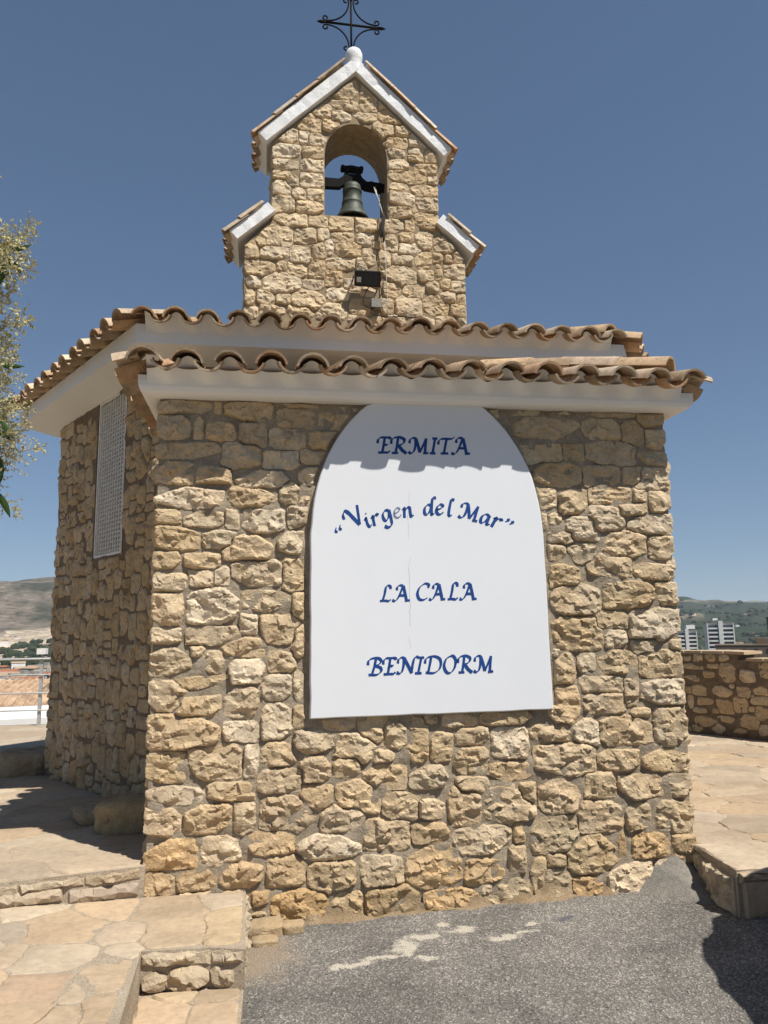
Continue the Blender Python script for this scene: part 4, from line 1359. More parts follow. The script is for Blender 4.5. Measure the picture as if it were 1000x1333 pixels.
def smooth_pts(p, k=7):
    p = [np.array(q) for q in p]
    if len(p) < 3:
        return [p[0]*(1-t)+p[1]*t for t in np.linspace(0, 1, 5)]
    q = [2*p[0]-p[1]]+p+[2*p[-1]-p[-2]]
    o = []
    for i in range(1, len(q)-2):
        for t in np.linspace(0, 1, k, endpoint=False):
            a, b, c, d = q[i-1], q[i], q[i+1], q[i+2]
            o.append(0.5*((2*b)+(-a+c)*t+(2*a-5*b+4*c-d)*t*t+(-a+3*b-3*c+d)*t**3))
    o.append(p[-1])
    return o


NIBA = R(38)
lr = np.random.default_rng(4)


def letter(ch, x, z, w, h, rot=0.0, mat=None, nib=0.16):
    """x, z: start of the baseline on the wall; w: advance width in metres (None keeps the natural width)"""
    st = GL[ch]
    mx = max(p[0] for s in st for p in s)
    sx = (w/mx) if w else h
    V, F = [], []
    for si, s in enumerate(st):
        pts = smooth_pts(s)
        P = [np.array((p[0]*sx, p[1]*h)) for p in pts]
        b = len(V)
        y = -0.0006-0.00035*si
        for i, p in enumerate(P):
            d = P[min(i+1, len(P)-1)]-P[max(i-1, 0)]
            d = d/(np.linalg.norm(d)+1e-9)
            an = math.atan2(d[1], d[0])
            hw = h*(0.5*nib*abs(math.sin(an-NIBA))+0.026)*(1+lr.normal(0, 0.03))
            nn = np.array((-d[1], d[0]))
            for q in (p+nn*hw, p-nn*hw):
                V.append((q[0], y, q[1]))
        for i in range(len(P)-1):
            F.append((b+2*i, b+2*i+1, b+2*i+3, b+2*i+2))
    o = obj('letter', V, F, mat or M['blue'], sign)
    o.location = (x-SX, SY-0.0002, z-SZ)
    o.rotation_euler = (0, -rot, 0)
    return o


for line in ([('E', .651, 2.667, .084, .101), ('R', .735, 2.667, .097, .102), ('M', .842, 2.668, .127, .1), ('I', .978, 2.669, .052, .1), ('T', 1.03, 2.67, .109, .1), ('A', 1.115, 2.67, .118, .104)],
             [('L', .653, 1.769, .067, .093), ('A', .729, 1.771, .106, .093), ('C', .874, 1.774, .077, .098), ('A', .951, 1.776, .099, .095), ('L', 1.063, 1.775, .064, .1), ('A', 1.138, 1.776, .106, .097)],
             [('B', .577, 1.344, .08, .099), ('E', .665, 1.345, .08, .097), ('N', .747, 1.348, .131, .096), ('I', .856, 1.347, .058, .095), ('D', .915, 1.347, .098, .097), ('O', 1.027, 1.345, .076, .101), ('R', 1.113, 1.346, .088, .098), ('M', 1.208, 1.346, .122, .097)]):
    for ch, x, z, w, h in line:
        letter(ch, x, z, w, h)
# the curved line: letters on an arc (start x, z of baseline, tilt)
for ch, x, z, rot, sc in [('(', .437, 2.108, 33, .105), ('V', .478, 2.194, 27, .112), ('i', .585, 2.207, 21, .1), ('r', .624, 2.216, 19, .104), ('g', .683, 2.243, 17, .104), ('e', .749, 2.263, 13, .1), ('n', .806, 2.268, 8, .103),
                          ('d', .931, 2.286, 3, .104), ('e', 1.004, 2.29, 1, .104), ('l', 1.078, 2.282, -2, .102), ('M', 1.142, 2.276, -13, .098), ('a', 1.275, 2.244, -17, .104), ('r', 1.345, 2.219, -24, .115), (')', 1.408, 2.185, -28, .1)]:
    letter(ch, x, z, None, sc, R(rot), M['bluefade'] if (ch == 'e' and x < .9) else None, 0.17 if (ch != 'e' or x > .9) else 0.1)
# hairline crack down the panel
V, F = [], []
px = -0.118
prev = None
z = 1.33
k = 0
while z > 0.38:
    px += lr.normal(0, 0.0035)
    wd = 0.0011 if 0.5 < z < 0.85 else 0.0006
    V += [(px-wd, SY-0.0005, z), (px+wd, SY-0.0005, z)]
    if k and not (0.92 < z < 1.02) and not (0.44 < z < 0.5):
        F.append((2*k-2, 2*k-1, 2*k+1, 2*k))
    k += 1
    z -= 0.013
obj('crack', V, F, M['crack'], sign)

# ------------------------------------------------------------------ bell, cross, lamp
BY = YB+0.27
bell = empty('bell', (0.945, BY, 6.25))
tag(bell, 'green bronze bell hanging from a dark iron yoke in the arch', 'bell')
mb = MB()
prof = [(0.0, 0.5), (0.05, 0.5), (0.085, 0.485), (0.105, 0.455), (0.11, 0.42), (0.108, 0.4), (0.114, 0.395), (0.114, 0.385), (0.108, 0.38), (0.112, 0.3), (0.12, 0.25), (0.124, 0.245), (0.124, 0.232), (0.121, 0.228), (0.132, 0.18), (0.15, 0.13), (0.172, 0.09), (0.186, 0.065), (0.19, 0.055), (0.19, 0.04), (0.182, 0.035), (0.165, 0.05), (0.14, 0.11), (0.115, 0.2), (0.1, 0.35), (0.0, 0.44)]
mb.lathe(prof, (0, 0, 0.06), 36)
mb.build('bell_body', M['bronze'], bell, True)
mb = MB()
mb.tube([(0, 0, 0.5), (0.0, 0, 0.2), (0.004, 0, 0.11)], [0.01, 0.011, 0.013], 8)
mb.lathe([(0, -0.035), (0.022, -0.025), (0.03, 0), (0.022, 0.025), (0, 0.035)], (0.004, 0, 0.11), 12)
mb.build('clapper', M['iron'], bell, True)
mb = MB()
for sx in (-1, 1):
    mb.tube([(0.03*sx, 0, 0.53), (0.045*sx, 0, 0.57), (0.02*sx, 0, 0.62)], 0.014, 8)
mb.build('hanging_loop', mat_simple('bright_iron', (0.4, 0.38, 0.33), 0.5, 0.4), bell, True)
mb = MB()
# cast yoke: shaped plate with a window, arms to both jambs
yk = [(-0.345, 0.485), (-0.15, 0.49), (-0.105, 0.525), (-0.07, 0.54), (0.075, 0.54), (0.11, 0.52), (0.15, 0.495), (0.345, 0.47), (0.345, 0.58), (0.17, 0.585), (0.12, 0.625), (0.095, 0.685), (0.098, 0.725), (-0.09, 0.735), (-0.085, 0.69), (-0.11, 0.63), (-0.16, 0.595), (-0.345, 0.6)]
hole = [(-0.048, 0.668), (0.05, 0.664), (0.046, 0.712), (-0.044, 0.716)]
P = [Vector(p) for p in yk]+[Vector(p) for p in hole]
n = len(yk)
ed = [(i, (i+1) % n) for i in range(n)]+[(n+i, n+(i+1) % 4) for i in range(4)]
vo, _, fo, _, _, _ = delaunay_2d_cdt(P, ed, [], 1, 1e-6)
V0 = [(p.x, p.y) for p in vo]
tri = [tuple(f) for f in fo if not inside(np.array([np.mean([V0[i] for i in f], axis=0)]), np.array(hole))[0]]
mm = len(V0)
V = [(x, -0.035, z) for x, z in V0]+[(x, 0.035, z) for x, z in V0]
F = tri+[tuple(mm+i for i in f)[::-1] for f in tri]
for loop in (list(range(n)), list(range(n, n+4))):
    for i in range(len(loop)):
        a, b = loop[i], loop[(i+1) % len(loop)]
        F.append((b, a, mm+a, mm+b))
mb.add(V, F)
for sx in (-1, 1):
    mb.tube([(sx*0.108, -0.04, 0.748), (sx*0.108, 0.04, 0.748)], 0.028, 12)
mb.tube([(-0.1, 0, 0.752), (0, 0, 0.768), (0.1, 0, 0.75)], 0.03, 10)
mb.build('yoke', M['iron'], bell)
mb = MB()
mb.tube([(0.28, -0.05, 0.53), (0.28, -0.09, 0.53), (0.30, -0.1, 0.47), (0.36, -0.1, 0.46)], 0.015, 8)
mb.tube([(-0.38, 0, 0.545), (-0.33, 0, 0.545)], 0.05, 12)
mb.tube([(0.33, 0, 0.53), (0.385, 0, 0.53)], 0.05, 12)
mb.tube([(0.225, -0.045, 0.545), (0.225, 0.045, 0.545)], 0.042, 12)
mb.build('crank', M['iron'], bell)

rope = empty('bell_rope', (1.22, YB-0.09, 5.0))
tag(rope, 'pale pull rope hanging from the bell over the sill', 'rope')
L = lambda x, y, z: (x-1.22, y-(YB-0.09), z-5.0)
mb = MB()
mb.tube([L(1.205, YB+0.17, 6.73), L(1.215, YB+0.08, 6.55), L(1.24, YB-0.02, 6.36), L(1.25, YB-0.075, 6.25)], 0.006, 6)
mb.tube([L(1.19, YB+0.17, 6.73), L(1.2, YB+0.09, 6.6), L(1.232, YB+0.03, 6.47), L(1.226, YB+0.0, 6.44)], 0.005, 6)
mb.build('cord', M['rope'], rope, True)
mb = MB()
pts = [L(1.25+0.008*math.sin(i*1.3), YB-0.078-0.002*i, 6.25-0.05*i) for i in range(8)]
mb.tube(pts, [0.016, 0.024, 0.02, 0.024, 0.02, 0.022, 0.014, 0.008], 8)
pts = [L(1.232+0.012*math.sin(i*0.9+1), YB-0.09, 6.2-0.05*i) for i in range(6)]
mb.tube(pts, [0.008, 0.013, 0.014, 0.012, 0.012, 0.006], 8)
mb.build('knot', M['darkrope'], rope, True)
mb = MB()
mb.tube([L(1.26, YB-0.085, 6.0), L(1.275, YB-0.085, 5.6), L(1.285, YB-0.085, 5.2), L(1.29, YB-0.09, 4.85)], 0.005, 6)
mb.build('lower_cord', M['rope'], rope, True)

lamp = empty('floodlight', (1.06, YB-0.1, 5.45))
tag(lamp, 'small black floodlight fixed on the belfry above the tiles', 'floodlight')
mb = MB()
mb.box(-0.145, 0.145, -0.07, 0.0, -0.085, 0.085)
mb.box(-0.13, 0.13, 0.0, 0.03, -0.07, 0.07)
ho = mb.build('housing', M['blackmetal'], lamp)
bv = ho.modifiers.new('bev', 'BEVEL')
bv.width = 0.01
bv.segments = 2
mb = MB()
mb.box(-0.115, 0.115, -0.074, -0.071, -0.062, 0.062)
mb.build('glass', M['glass'], lamp)
mb = MB()
mb.box(-0.125, -0.075, -0.079, -0.075, -0.04, 0.015)
mb.build('led_chip', M['lens'], lamp)
for c in lamp.children:
    c.rotation_euler = (R(28), 0, 0)
mb = MB()
mb.box(-0.16, -0.15, -0.03, 0.1, -0.012, 0.012)
mb.box(0.15, 0.16, -0.03, 0.1, -0.012, 0.012)
mb.box(-0.16, 0.16, 0.1, 0.11, -0.012, 0.012)
mb.build('bracket', M['blackmetal'], lamp)
jb = empty('junction_box', (1.16, YB-0.07, 5.17))
tag(jb, 'small grey junction box with a looped cable under the floodlight', 'junction box')
mb = MB()
mb.box(-0.055, 0.055, -0.04, 0.06, -0.05, 0.05)
mb.build('case', M['grey'], jb)
mb = MB()
pts = [(-0.06, -0.02, 0.22), (-0.1, -0.03, 0.15), (-0.14, -0.03, 0.06), (-0.13, -0.03, -0.03), (-0.06, -0.02, -0.06), (-0.02, -0.01, -0.05)]
mb.tube([tuple(p) for p in smooth_pts(pts)], 0.006, 6)
mb.tube([tuple(p) for p in smooth_pts([(0.02, -0.01, 0.05), (0.06, -0.02, 0.12), (0.05, -0.02, 0.2), (0.0, -0.02, 0.26)])], 0.006, 6)
mb.tube([tuple(p) for p in smooth_pts([(-0.03, -0.01, -0.05), (-0.06, -0.03, -0.12), (0.1, -0.04, -0.16), (0.3, -0.04, -0.15), (0.55, -0.05, -0.17)])], 0.007, 6)
mb.build('cable', M['darkrope'], jb, True)

cross = empty('cross', (AX-0.035, YB+0.05, 8.36))
tag(cross, 'black wrought iron cross with scrolled arms on the gable top', 'cross')
CZ = 0.365


def bar_tip(mb, p, d, r):
    p, d = Vector(p), Vector(d)
    mb.tube([p, p+d*0.05, p+d*0.075, p+d*0.11], [r, r*1.5, r*1.2, 0.002], 8)


mb = MB()
mb.tube([(0, 0, -0.05), (0, 0, CZ+0.31)], 0.0125, 8)
bar_tip(mb, (0, 0, CZ+0.31), (0, 0, 1), 0.0125)
mb.build('upright', M['iron'], cross, True)
mb = MB()
mb.tube([(-0.30, 0, CZ+0.005), (0.31, 0, CZ-0.005)], 0.0135, 8)
bar_tip(mb, (-0.30, 0, CZ+0.005), (-1, 0, 0), 0.0135)
bar_tip(mb, (0.31, 0, CZ-0.005), (1, 0, 0), 0.0135)
mb.build('arm', M['iron'], cross, True)
for sx in (-1, 1):
    for sz in (-1, 1):
        mb = MB()
        # quarter arc between the arms, curling out at both ends
        A, B = 0.26, 0.27
        pts = []
        for t in np.linspace(0, math.pi/2, 14):
            pts.append((A-A*math.sin(t)+0.028, B-B*math.cos(t)+0.028))

        def curl(c0, ang0, sgn, n=14, r=0.034):
            q = []
            for i in range(n):
                a = ang0+sgn*i/(n-1)*R(300)
                rr = r*(1-0.45*i/(n-1))
                q.append((c0[0]+rr*math.cos(a), c0[1]+rr*math.sin(a)))
            return q
        e1 = curl((A+0.045, 0.062), R(-90), 1)
        e2 = curl((0.062, B+0.045), R(180), -1)
        path = e1[::-1]+pts+e2
        mb.tube([(sx*x, 0.0, CZ+sz*z) for x, z in path], 0.0095, 7)
        mb.build('scroll', M['iron'], cross, True)

# ------------------------------------------------------------------ ground near the chapel
gr = np.random.default_rng(77)
ROADZ = lambda x, y: 0.008+0.024*np.clip(x, -1.5, 6)


def grid_sheet(name, xs, ys, zf, mat):
    W = len(xs)
    V = [(x, y, float(zf(x, y))) for y in ys for x in xs]
    F = [(j*W+i, j*W+i+1, (j+1)*W+i+1, (j+1)*W+i) for j in range(len(ys)-1) for i in range(W-1)]
    return obj(name, V, F, mat, None, True)


road = grid_sheet('road', np.linspace(-9, 12, 85), np.linspace(-16, 0.1, 66), lambda x, y: ROADZ(x, y)+0.006*vnoise(np.array([[x, y, 0]]), 2.5, 8)[0], M['asphalt'])
tag(road, 'worn grey asphalt road with pale paint splashes by the wall', None, None, 'structure')


def flag_color(r_, pink=0.15):
    b = np.array([(0.43, 0.34, 0.24), (0.405, 0.31, 0.21), (0.455, 0.37, 0.27), (0.395, 0.315, 0.23), (0.44, 0.33, 0.22)][r_.integers(0, 5)])
    if r_.random() < pink:
        b = np.array([(0.44, 0.32, 0.22), (0.385, 0.315, 0.24), (0.44, 0.335, 0.215)][r_.integers(0, 3)])
    return (*[float(x) for x in b*r_.uniform(0.9, 1.08)], 1)


def flags(parent, seeds, zf, clip, r_, gap=0.02, sp=0.06, nseed=1, th=0.02, nd=26, grow=2.2, pink=0.15, rough=0.004):
    ps = cells(seeds, gap, nd, 2.2, grow, clip, cut=False, nseed=nseed, jag=0.015)
    for (u, v, w, h), poly in zip(seeds, ps):
        ext = poly.max(0)-poly.min(0)
        if min(ext) < 0.05:
            continue
        vs, fs = relief(poly, r_, r_.uniform(0.006, 0.014), sp, rough, 0.008, skirt=th, flat=True)
        z0 = zf(u, v)
        o = obj('flagstone', [(x, y, n+float(zf(u+x, v+y)-z0)) for x, y, n in vs], fs, M['flag'], parent, False)
        o.location = (u, v, float(z0))
        o.color = flag_color(r_, pink)


def slab(name, poly, zf, bottom, mat, label=None, side=None):
    """a paved slab: subdivided top from a polygon, upright sides"""
    P = np.array(poly, float)
    # densify
    D = []
    for a, b in zip(P, np.roll(P, -1, 0)):
        k = max(1, int(np.linalg.norm(b-a)/0.12)) if np.linalg.norm(b-a) < 4 else 14
        for i in range(k):
            D.append(a+(b-a)*i/k)
    D = np.array(D)
    n = len(D)
    area = 0.5*np.sum(D[:, 0]*np.roll(D[:, 1], -1)-np.roll(D[:, 0], -1)*D[:, 1])
    if area < 0:
        D = D[::-1]
    V = [(x, y, float(zf(x, y))) for x, y in D]
    tops = list(range(n))
    for (x, y) in D:
        q = vnoise(np.array([[x, y, 3]]), 7, 5)[0]*0.012
        V.append((x+q, y+q, float(zf(x, y))-0.07+q))
    for (x, y) in D:
        V.append((x, y, bottom))
    F = [tuple(tops)]
    for lv in (0, 1):
        for i in range(n):
            j = (i+1) % n
            F.append((lv*n+j, lv*n+i, (lv+1)*n+i, (lv+1)*n+j))
    mats = [mat, side or M['mortar']]
    o = obj(name, V, F, mats, None, fm=[0]+[1]*(2*n))
    tag(o, label, None, None, 'structure')
    return o


PZ = lambda x, y: 0.365-0.03*y
LZ = lambda x, y: 0.2+0.07*np.clip(-0.65-x, 0, 1.5)
rl = lambda x: np.maximum(-0.03+0.24*(x+0.65), -0.42)
left_poly = [(-0.64, -0.03), (-2.3, -0.42), (-9.0, -0.42), (-9.0, 10.0), (0.96, 10.0), (0.96, 1.3), (-0.64, 1.3)]
plaza = slab('terrace', left_poly, PZ, -1.5, M['farflag'], 'flagstone terrace left of the chapel, partly in shade', M['joint'])
FX0, FX1, FY1 = -4.2, -0.62, 7.2


def pois(x0, x1, y0, y1, s0, r_, asp=(0.9, 1.7)):
    out = []
    rows = int((y1-y0)/(s0*0.85))+1
    for j in range(rows):
        x = x0+r_.uniform(-0.5, 0)*s0
        while x < x1:
            w = s0*r_.uniform(*asp)
            out.append((x+w/2, y0+(j+0.5)*(y1-y0)/rows+r_.uniform(-0.28, 0.28)*s0, w, s0*r_.uniform(0.7, 1.35)))
            x += w
    return out


sd = pois(FX0, FX1, rl(-2)-0.1, FY1, 0.40, gr)
clipL = lambda u, v: (u < -0.655) & (v > rl(u)+0.02) & (u > FX0-0.3) & (v < FY1+0.3) & (((u-PN.x)*nl.x+(v-PN.y)*nl.y > -0.02) | (v < 1.3))
sd = [s for s in sd if clipL(np.array(s[0]), np.array(s[1]))]
flags(plaza, sd, lambda x, y: PZ(x, y)+0.002, clipL, gr, 0.016, 0.08, 3, 0.02, 30, 3.0, 0.08, 0.005)
# coursed edge stones of the terrace riser
x = -0.66
k = 0
while x > -4.4:
    w = gr.uniform(0.2, 0.42)
    xa, xb = x-w+0.012, x
    poly = np.array([(-w/2+0.008, -0.035), (w/2-0.01, -0.035), (w/2-0.008, 0.03), (-w/2+0.006, 0.034)])
    poly = np.vstack([poly[i]*(1-t)+poly[(i+1) % 4]*t for i in range(4) for t in np.linspace(0, 1, 6, endpoint=False)])
    vs, fs = relief(poly, gr, 0.02, 0.03, 0.003, 0.008, skirt=0.03, flat=True)
    o = obj('edge_stone', on_wall(vs), fs, M['flag'], plaza)
    xm = (xa+xb)/2
    o.location = (xm, float(rl(xm))-0.004, float(LZ(xm, 0))+0.045)
    o.rotation_euler = (0, 0, math.atan(0.24) if xm > -2.2 else 0)
    o.color = flag_color(gr)
    x -= w

# crumbling mortar nosings: jagged strips set into the risers


def nosing(parent, x0, x1, zc, hh, place, r_, hgt=0.022):
    x = x0
    while x < x1-0.03:
        w = min(r_.uniform(0.22, 0.5), x1-x)
        n = max(3, int(w/0.045))
        tp = [(x+w*i/n, zc+hh/2+r_.uniform(-0.012, 0.003)) for i in range(n+1)]
        bt = [(x+w*i/n, zc-hh/2+r_.uniform(-0.004, 0.016)) for i in range(n+1)]
        poly = np.array(bt+tp[::-1])
        c0 = poly.mean(0)
        vs, fs = relief(poly-c0, r_, hgt, 0.014, 0.007, 0.008, 0.6, 0.04)
        o = obj('mortar_edge', on_wall(vs), fs, M['stone'], parent)
        place(o, c0)
        k = r_.uniform(0.85, 1.05)
        o.color = (0.47*k, 0.385*k, 0.275*k, 1)
        x += w


def at_riser(o, c):
    x = c[0]
    o.location = (x, float(rl(x))-0.006, c[1])
    o.rotation_euler = (0, 0, math.atan(0.24) if x > -2.2 else 0)


nosing(plaza, -4.2, -0.66, 0.0, 0.05, lambda o, c: (at_riser(o, c), setattr(o.location, 'z', float(PZ(c[0], 0))-0.035)), gr, 0.02)

# landing and the step below it
land_poly = [(-0.105, -0.02), (-0.64, -0.0), (-2.3, -0.38), (-9.0, -0.38), (-9.0, -7.0), (-0.545, -7.0), (-0.52, -1.4), (-0.545, -0.735), (-0.25, -0.745), (-0.085, -0.80)]
landing = slab('landing', land_poly, LZ, -0.4, M['joint'], 'pale crazy paving landing at the foot of the terrace', M['joint'])
clipT = lambda u, v: (u < -0.115-0.02*(0.0-v)*0) & (v < rl(u)-0.008) & (v > -3.6) & ((u < -0.545-0.0*v) | (v > -0.725)) & ((u < -0.115) | True) & ((u > -0.66) | True) & ((v < -0.035) | (u < -0.66)) & (u > -4.6)
SEL = [s for s in LANDING if s[0] > -2.2]
xtra = [s for s in pois(-4.5, -1.65, -1.6, -0.2, 0.36, gr)]+[s for s in pois(-4.5, -0.6, -3.5, -1.62, 0.38, gr)]
allL = SEL+xtra
flags(landing, allL, lambda x, y: LZ(x, y)+0.002, clipT, gr, 0.017, 0.05, 8, 0.02, 38, 2.2, 0.12, 0.005)
step_poly = [(-0.552, -0.70), (-0.09, -0.70), (-0.095, -1.15), (-0.1, -3.2), (-0.58, -3.2), (-0.53, -1.3)]
step = slab('step', step_poly, lambda x, y: 0.034, -0.3, M['joint'], 'lower paved step beside the road', M['joint'])
STEP = [(-0.43, -0.98, 0.2, 0.2), (-0.21, -0.84, 0.2, 0.11), (-0.2, -1.0, 0.19, 0.2), (-0.36, -0.82, 0.14, 0.1), (-0.44, -1.22, 0.18, 0.24), (-0.22, -1.25, 0.22, 0.26), (-0.3, -1.55, 0.36, 0.28), (-0.32, -1.9, 0.36, 0.3), (-0.32, -2.3, 0.36, 0.36)]
flags(step, STEP, lambda x, y: 0.036, lambda u, v: (u < -0.105) & (u > -0.535) & (v < -0.775) & (v > -3), gr, 0.016, 0.05, 5, 0.015, 32, 2.4, 0.1)
# broken stones showing in the riser under the landing
for (x, z, w, h, p) in ((-0.33, 0.08, 0.21, 0.1, 1), (-0.165, 0.085, 0.16, 0.1, 2), (-0.48, 0.075, 0.12, 0.08, 3)):
    q = cells([(0, 0, w, h)], 0.0, 20, 3, 1.05, None, True, p)[0]
    vs, fs = relief(q, gr, 0.045, 0.014, 0.006, 0.01)
    o = obj('stone', on_wall(vs), fs, M['stone'], landing)
    o.location = (x, -0.745, z)
    o.color = (0.45, 0.36, 0.25, 1)
def at_notch(o, c):
    o.location = (c[0], -0.745-0.34*max(0.0, c[0]+0.25), c[1])
    o.rotation_euler = (0, 0, -0.3 if c[0] > -0.25 else -0.03)


nosing(landing, -0.54, -0.09, 0.165, 0.06, at_notch, gr, 0.02)


def at_side(o, c):
    o.location = (-0.105, -0.78+c[0], c[1])
    o.rotation_euler = (0, 0, R(90))


nosing(landing, 0.0, 0.74, 0.1, 0.17, at_side, gr, 0.02)

# right terrace
RZ = lambda x, y: 0.295-0.018*y
right_poly = [(2.46, -0.02), (2.49, -0.54), (9.5, -0.60), (9.5, -4.0), (13, -4.0), (13, 11.0), (0.97, 11.0), (0.97, 1.3), (2.46, 1.3)]
right_poly = [(2.55, -0.01), (2.485, -0.54), (13, -0.62), (13, 11.0), (0.97, 11.0), (0.97, 1.3), (2.55, 1.3)]
rterr = slab('terrace', right_poly, RZ, -1.5, M['farflag'], 'sunlit flagstone terrace right of the chapel', M['joint'])
sd = pois(2.5, 7.2, -0.45, 7.6, 0.40, gr)
pa, pdv = Vector((5.513, 5.044, 0)), Vector((0.3555, -0.9347, 0))
pn = Vector((-0.9347, -0.3555, 0))
clipR = lambda u, v: ((u > 2.59) | (v < -0.03)) & (u > 2.56+0.12*np.minimum(v, 0)) & (v > -0.535) & (u < 7.4) & (v < 7.8) & ((u-pa.x)*pn.x+(v-pa.y)*pn.y > 0.0) & ~(((u-(1.92-near.x))*nr.x+(v-near.y)*nr.y < 0.05) & (v > 1.4))
sd = [s for s in sd if clipR(np.array(s[0]), np.array(s[1]))]
flags(rterr, sd, lambda x, y: RZ(x, y)+0.002, clipR, gr, 0.015, 0.08, 4, 0.02, 30, 3.0, 0.1, 0.006)
# facing slab on the front edge of that terrace
for i, (xa, xb) in enumerate(((2.515, 2.98), (3.0, 3.5), (3.52, 3.9), (3.92, 4.5), (4.52, 5.1))):
    w = xb-xa
    poly = np.array([(-w/2, -0.1), (w/2, -0.1), (w/2, 0.085), (-w/2, 0.09)])
    poly = np.vstack([poly[k]*(1-t)+poly[(k+1) % 4]*t for k in range(4) for t in np.linspace(0, 1, 7, endpoint=False)])
    vs, fs = relief(poly, gr, 0.02, 0.04, 0.006, 0.01, skirt=0.03, flat=True)
    o = obj('edge_stone', on_wall(vs), fs, M['flag'], rterr)
    o.location = ((xa+xb)/2, -0.55, 0.155)
    o.color = flag_color(gr, 0)
# rough side of the terrace towards the road, in shade
def at_kerb(o, c):
    o.location = (2.546-0.12*c[0], -0.02-c[0], c[1])
    o.rotation_euler = (0, 0, R(-97))


def kerb_face():
    nosing(rterr, 0.02, 0.50, 0.16, 0.21, at_kerb, gr, 0.03)
    nosing(rterr, 2.5, 6.0, 0.262, 0.055, lambda o, c: setattr(o, 'location', (c[0], -0.545, c[1])), gr, 0.02)


kerb_face()
# loose stones and the cement wedge
def boulder(name, loc, dims, seed, col, label, cat, group=None, sub=3, amp=0.16, kind=None, sq=0.62):
    import bmesh
    bm = bmesh.new()
    bmesh.ops.create_icosphere(bm, subdivisions=sub+1, radius=1)
    P = np.array([v.co[:] for v in bm.verts])
    q = np.sign(P)*np.abs(P)**sq
    q = q*np.array(dims)/2
    nn = fbm(q+seed*3.1, 5, seed, 4)
    q = q*(1+amp*nn[:, None])
    for v, c in zip(bm.verts, q):
        v.co = c
    me = bpy.data.meshes.new(name)
    bm.to_mesh(me)
    bm.free()
    me.materials.append(M['stone'])
    o = bpy.data.objects.new(name, me)
    COL.objects.link(o)
    o.location = loc
    o.color = (*col, 1)
    return tag(o, label, cat, group, kind)


b = boulder('stone_block', (-0.88, 0.86, 0.44), (0.42, 0.28, 0.22), 4, (0.40, 0.31, 0.18), 'rough ochre stone block in the shade at the wall corner', 'stone block', None, 4, 0.17, None, 0.36)
b = boulder('stone_slab', (-1.05, 1.3, 0.38), (0.62, 0.5, 0.16), 6, (0.36, 0.29, 0.2), 'flat dark slab lying behind the ochre stone block', 'stone slab')
b.rotation_euler = (0, 0, 0.3)
b = boulder('boulder', (-2.35, 3.75, 0.35), (0.55, 0.55, 0.3), 9, (0.37, 0.29, 0.19), 'low rounded boulder at the far left corner of the chapel', 'boulder')
b = boulder('boulder', (-2.62, 4.05, 0.3), (0.6, 0.4, 0.22), 12, (0.37, 0.29, 0.19), 'flatter boulder left of the rounded one by the chapel corner', 'boulder')
wg = MB()
V = [(2.36, -0.03, 0.26), (2.49, -0.02, 0.2), (2.5, -0.42, 0.055), (2.2, -0.17, 0.05), (2.36, 0.1, 0.26), (2.52, 0.1, 0.2), (2.3, -0.2, 0.0), (2.5, -0.45, 0.0), (2.15, -0.12, 0.03)]
wedge = obj('cement_wedge', [(2.28, 0.02, 0.19), (2.44, -0.015, 0.24), (2.52, 0.02, 0.2), (2.515, -0.43, 0.03), (2.4, -0.36, 0.035), (2.22, -0.15, 0.045), (2.17, -0.02, 0.06), (2.38, -0.12, 0.15)], [(0, 7, 1), (1, 7, 2), (2, 7, 3), (3, 7, 4), (4, 7, 5), (5, 7, 6), (6, 7, 0)], mat_mortar('grey_cement', (0.2, 0.185, 0.16), (0.3, 0.275, 0.235)))
sm = wedge.modifiers.new('s', 'SUBSURF')
sm.subdivision_type = 'SIMPLE'
sm.levels = sm.render_levels = 2
tag(wedge, 'grey cement wedge filling the corner between wall and terrace edge', 'cement wedge')
# crumbled stones at the left foot of the wall
for i, (x, y, w, h, lb) in enumerate(((0.0, -0.1, 0.2, 0.08, 'broadest of the broken stones crumbling at the left foot of the front wall'), (0.15, -0.12, 0.13, 0.07, 'chunky broken stone right of the broadest one at the wall foot'), (0.0, -0.24, 0.13, 0.04, 'thin broken slab lying in the dust before the wall foot'))):
    boulder('broken_stone', (x, y, 0.008+h*0.3), (w, w*0.75, h), 20+i, (0.38, 0.30, 0.2), lb, 'broken stone', 'broken stones at the foot of the wall', 4, 0.32, None, 0.45)

# ------------------------------------------------------------------ parapet wall on the right
parapet = empty('parapet_wall', (pa.x, pa.y, 0.18), math.atan2(pdv.y, pdv.x))
tag(parapet, 'low rubble parapet wall in shade closing the right terrace', 'wall')
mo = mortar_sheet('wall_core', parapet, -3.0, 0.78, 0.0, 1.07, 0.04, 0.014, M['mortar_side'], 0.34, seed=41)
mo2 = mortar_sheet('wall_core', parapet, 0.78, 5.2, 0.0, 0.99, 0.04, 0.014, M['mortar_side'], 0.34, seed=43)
rp = np.random.default_rng(66)
PS = [(u, v-0.18, w, h) for u, v, w, h in PARAPET]
PS += rubble_seeds(1.45, 5.1, 0.03, 0.95, (0.14, 0.22), (0.18, 0.36), rp)
PS += rubble_seeds(-3.0, -0.12, 0.03, 1.03, (0.14, 0.22), (0.18, 0.36), rp)
stones(parapet, PS, cells(PS, 0.016, 40, 8.0, 1.1, lambda u, v: (v < np.where(u < 0.78, 1.06, 0.975)) & (v > 0.0), nseed=31), rp, (0.016, 0.032), 0.025, 0.005, 0.4, 1.08)
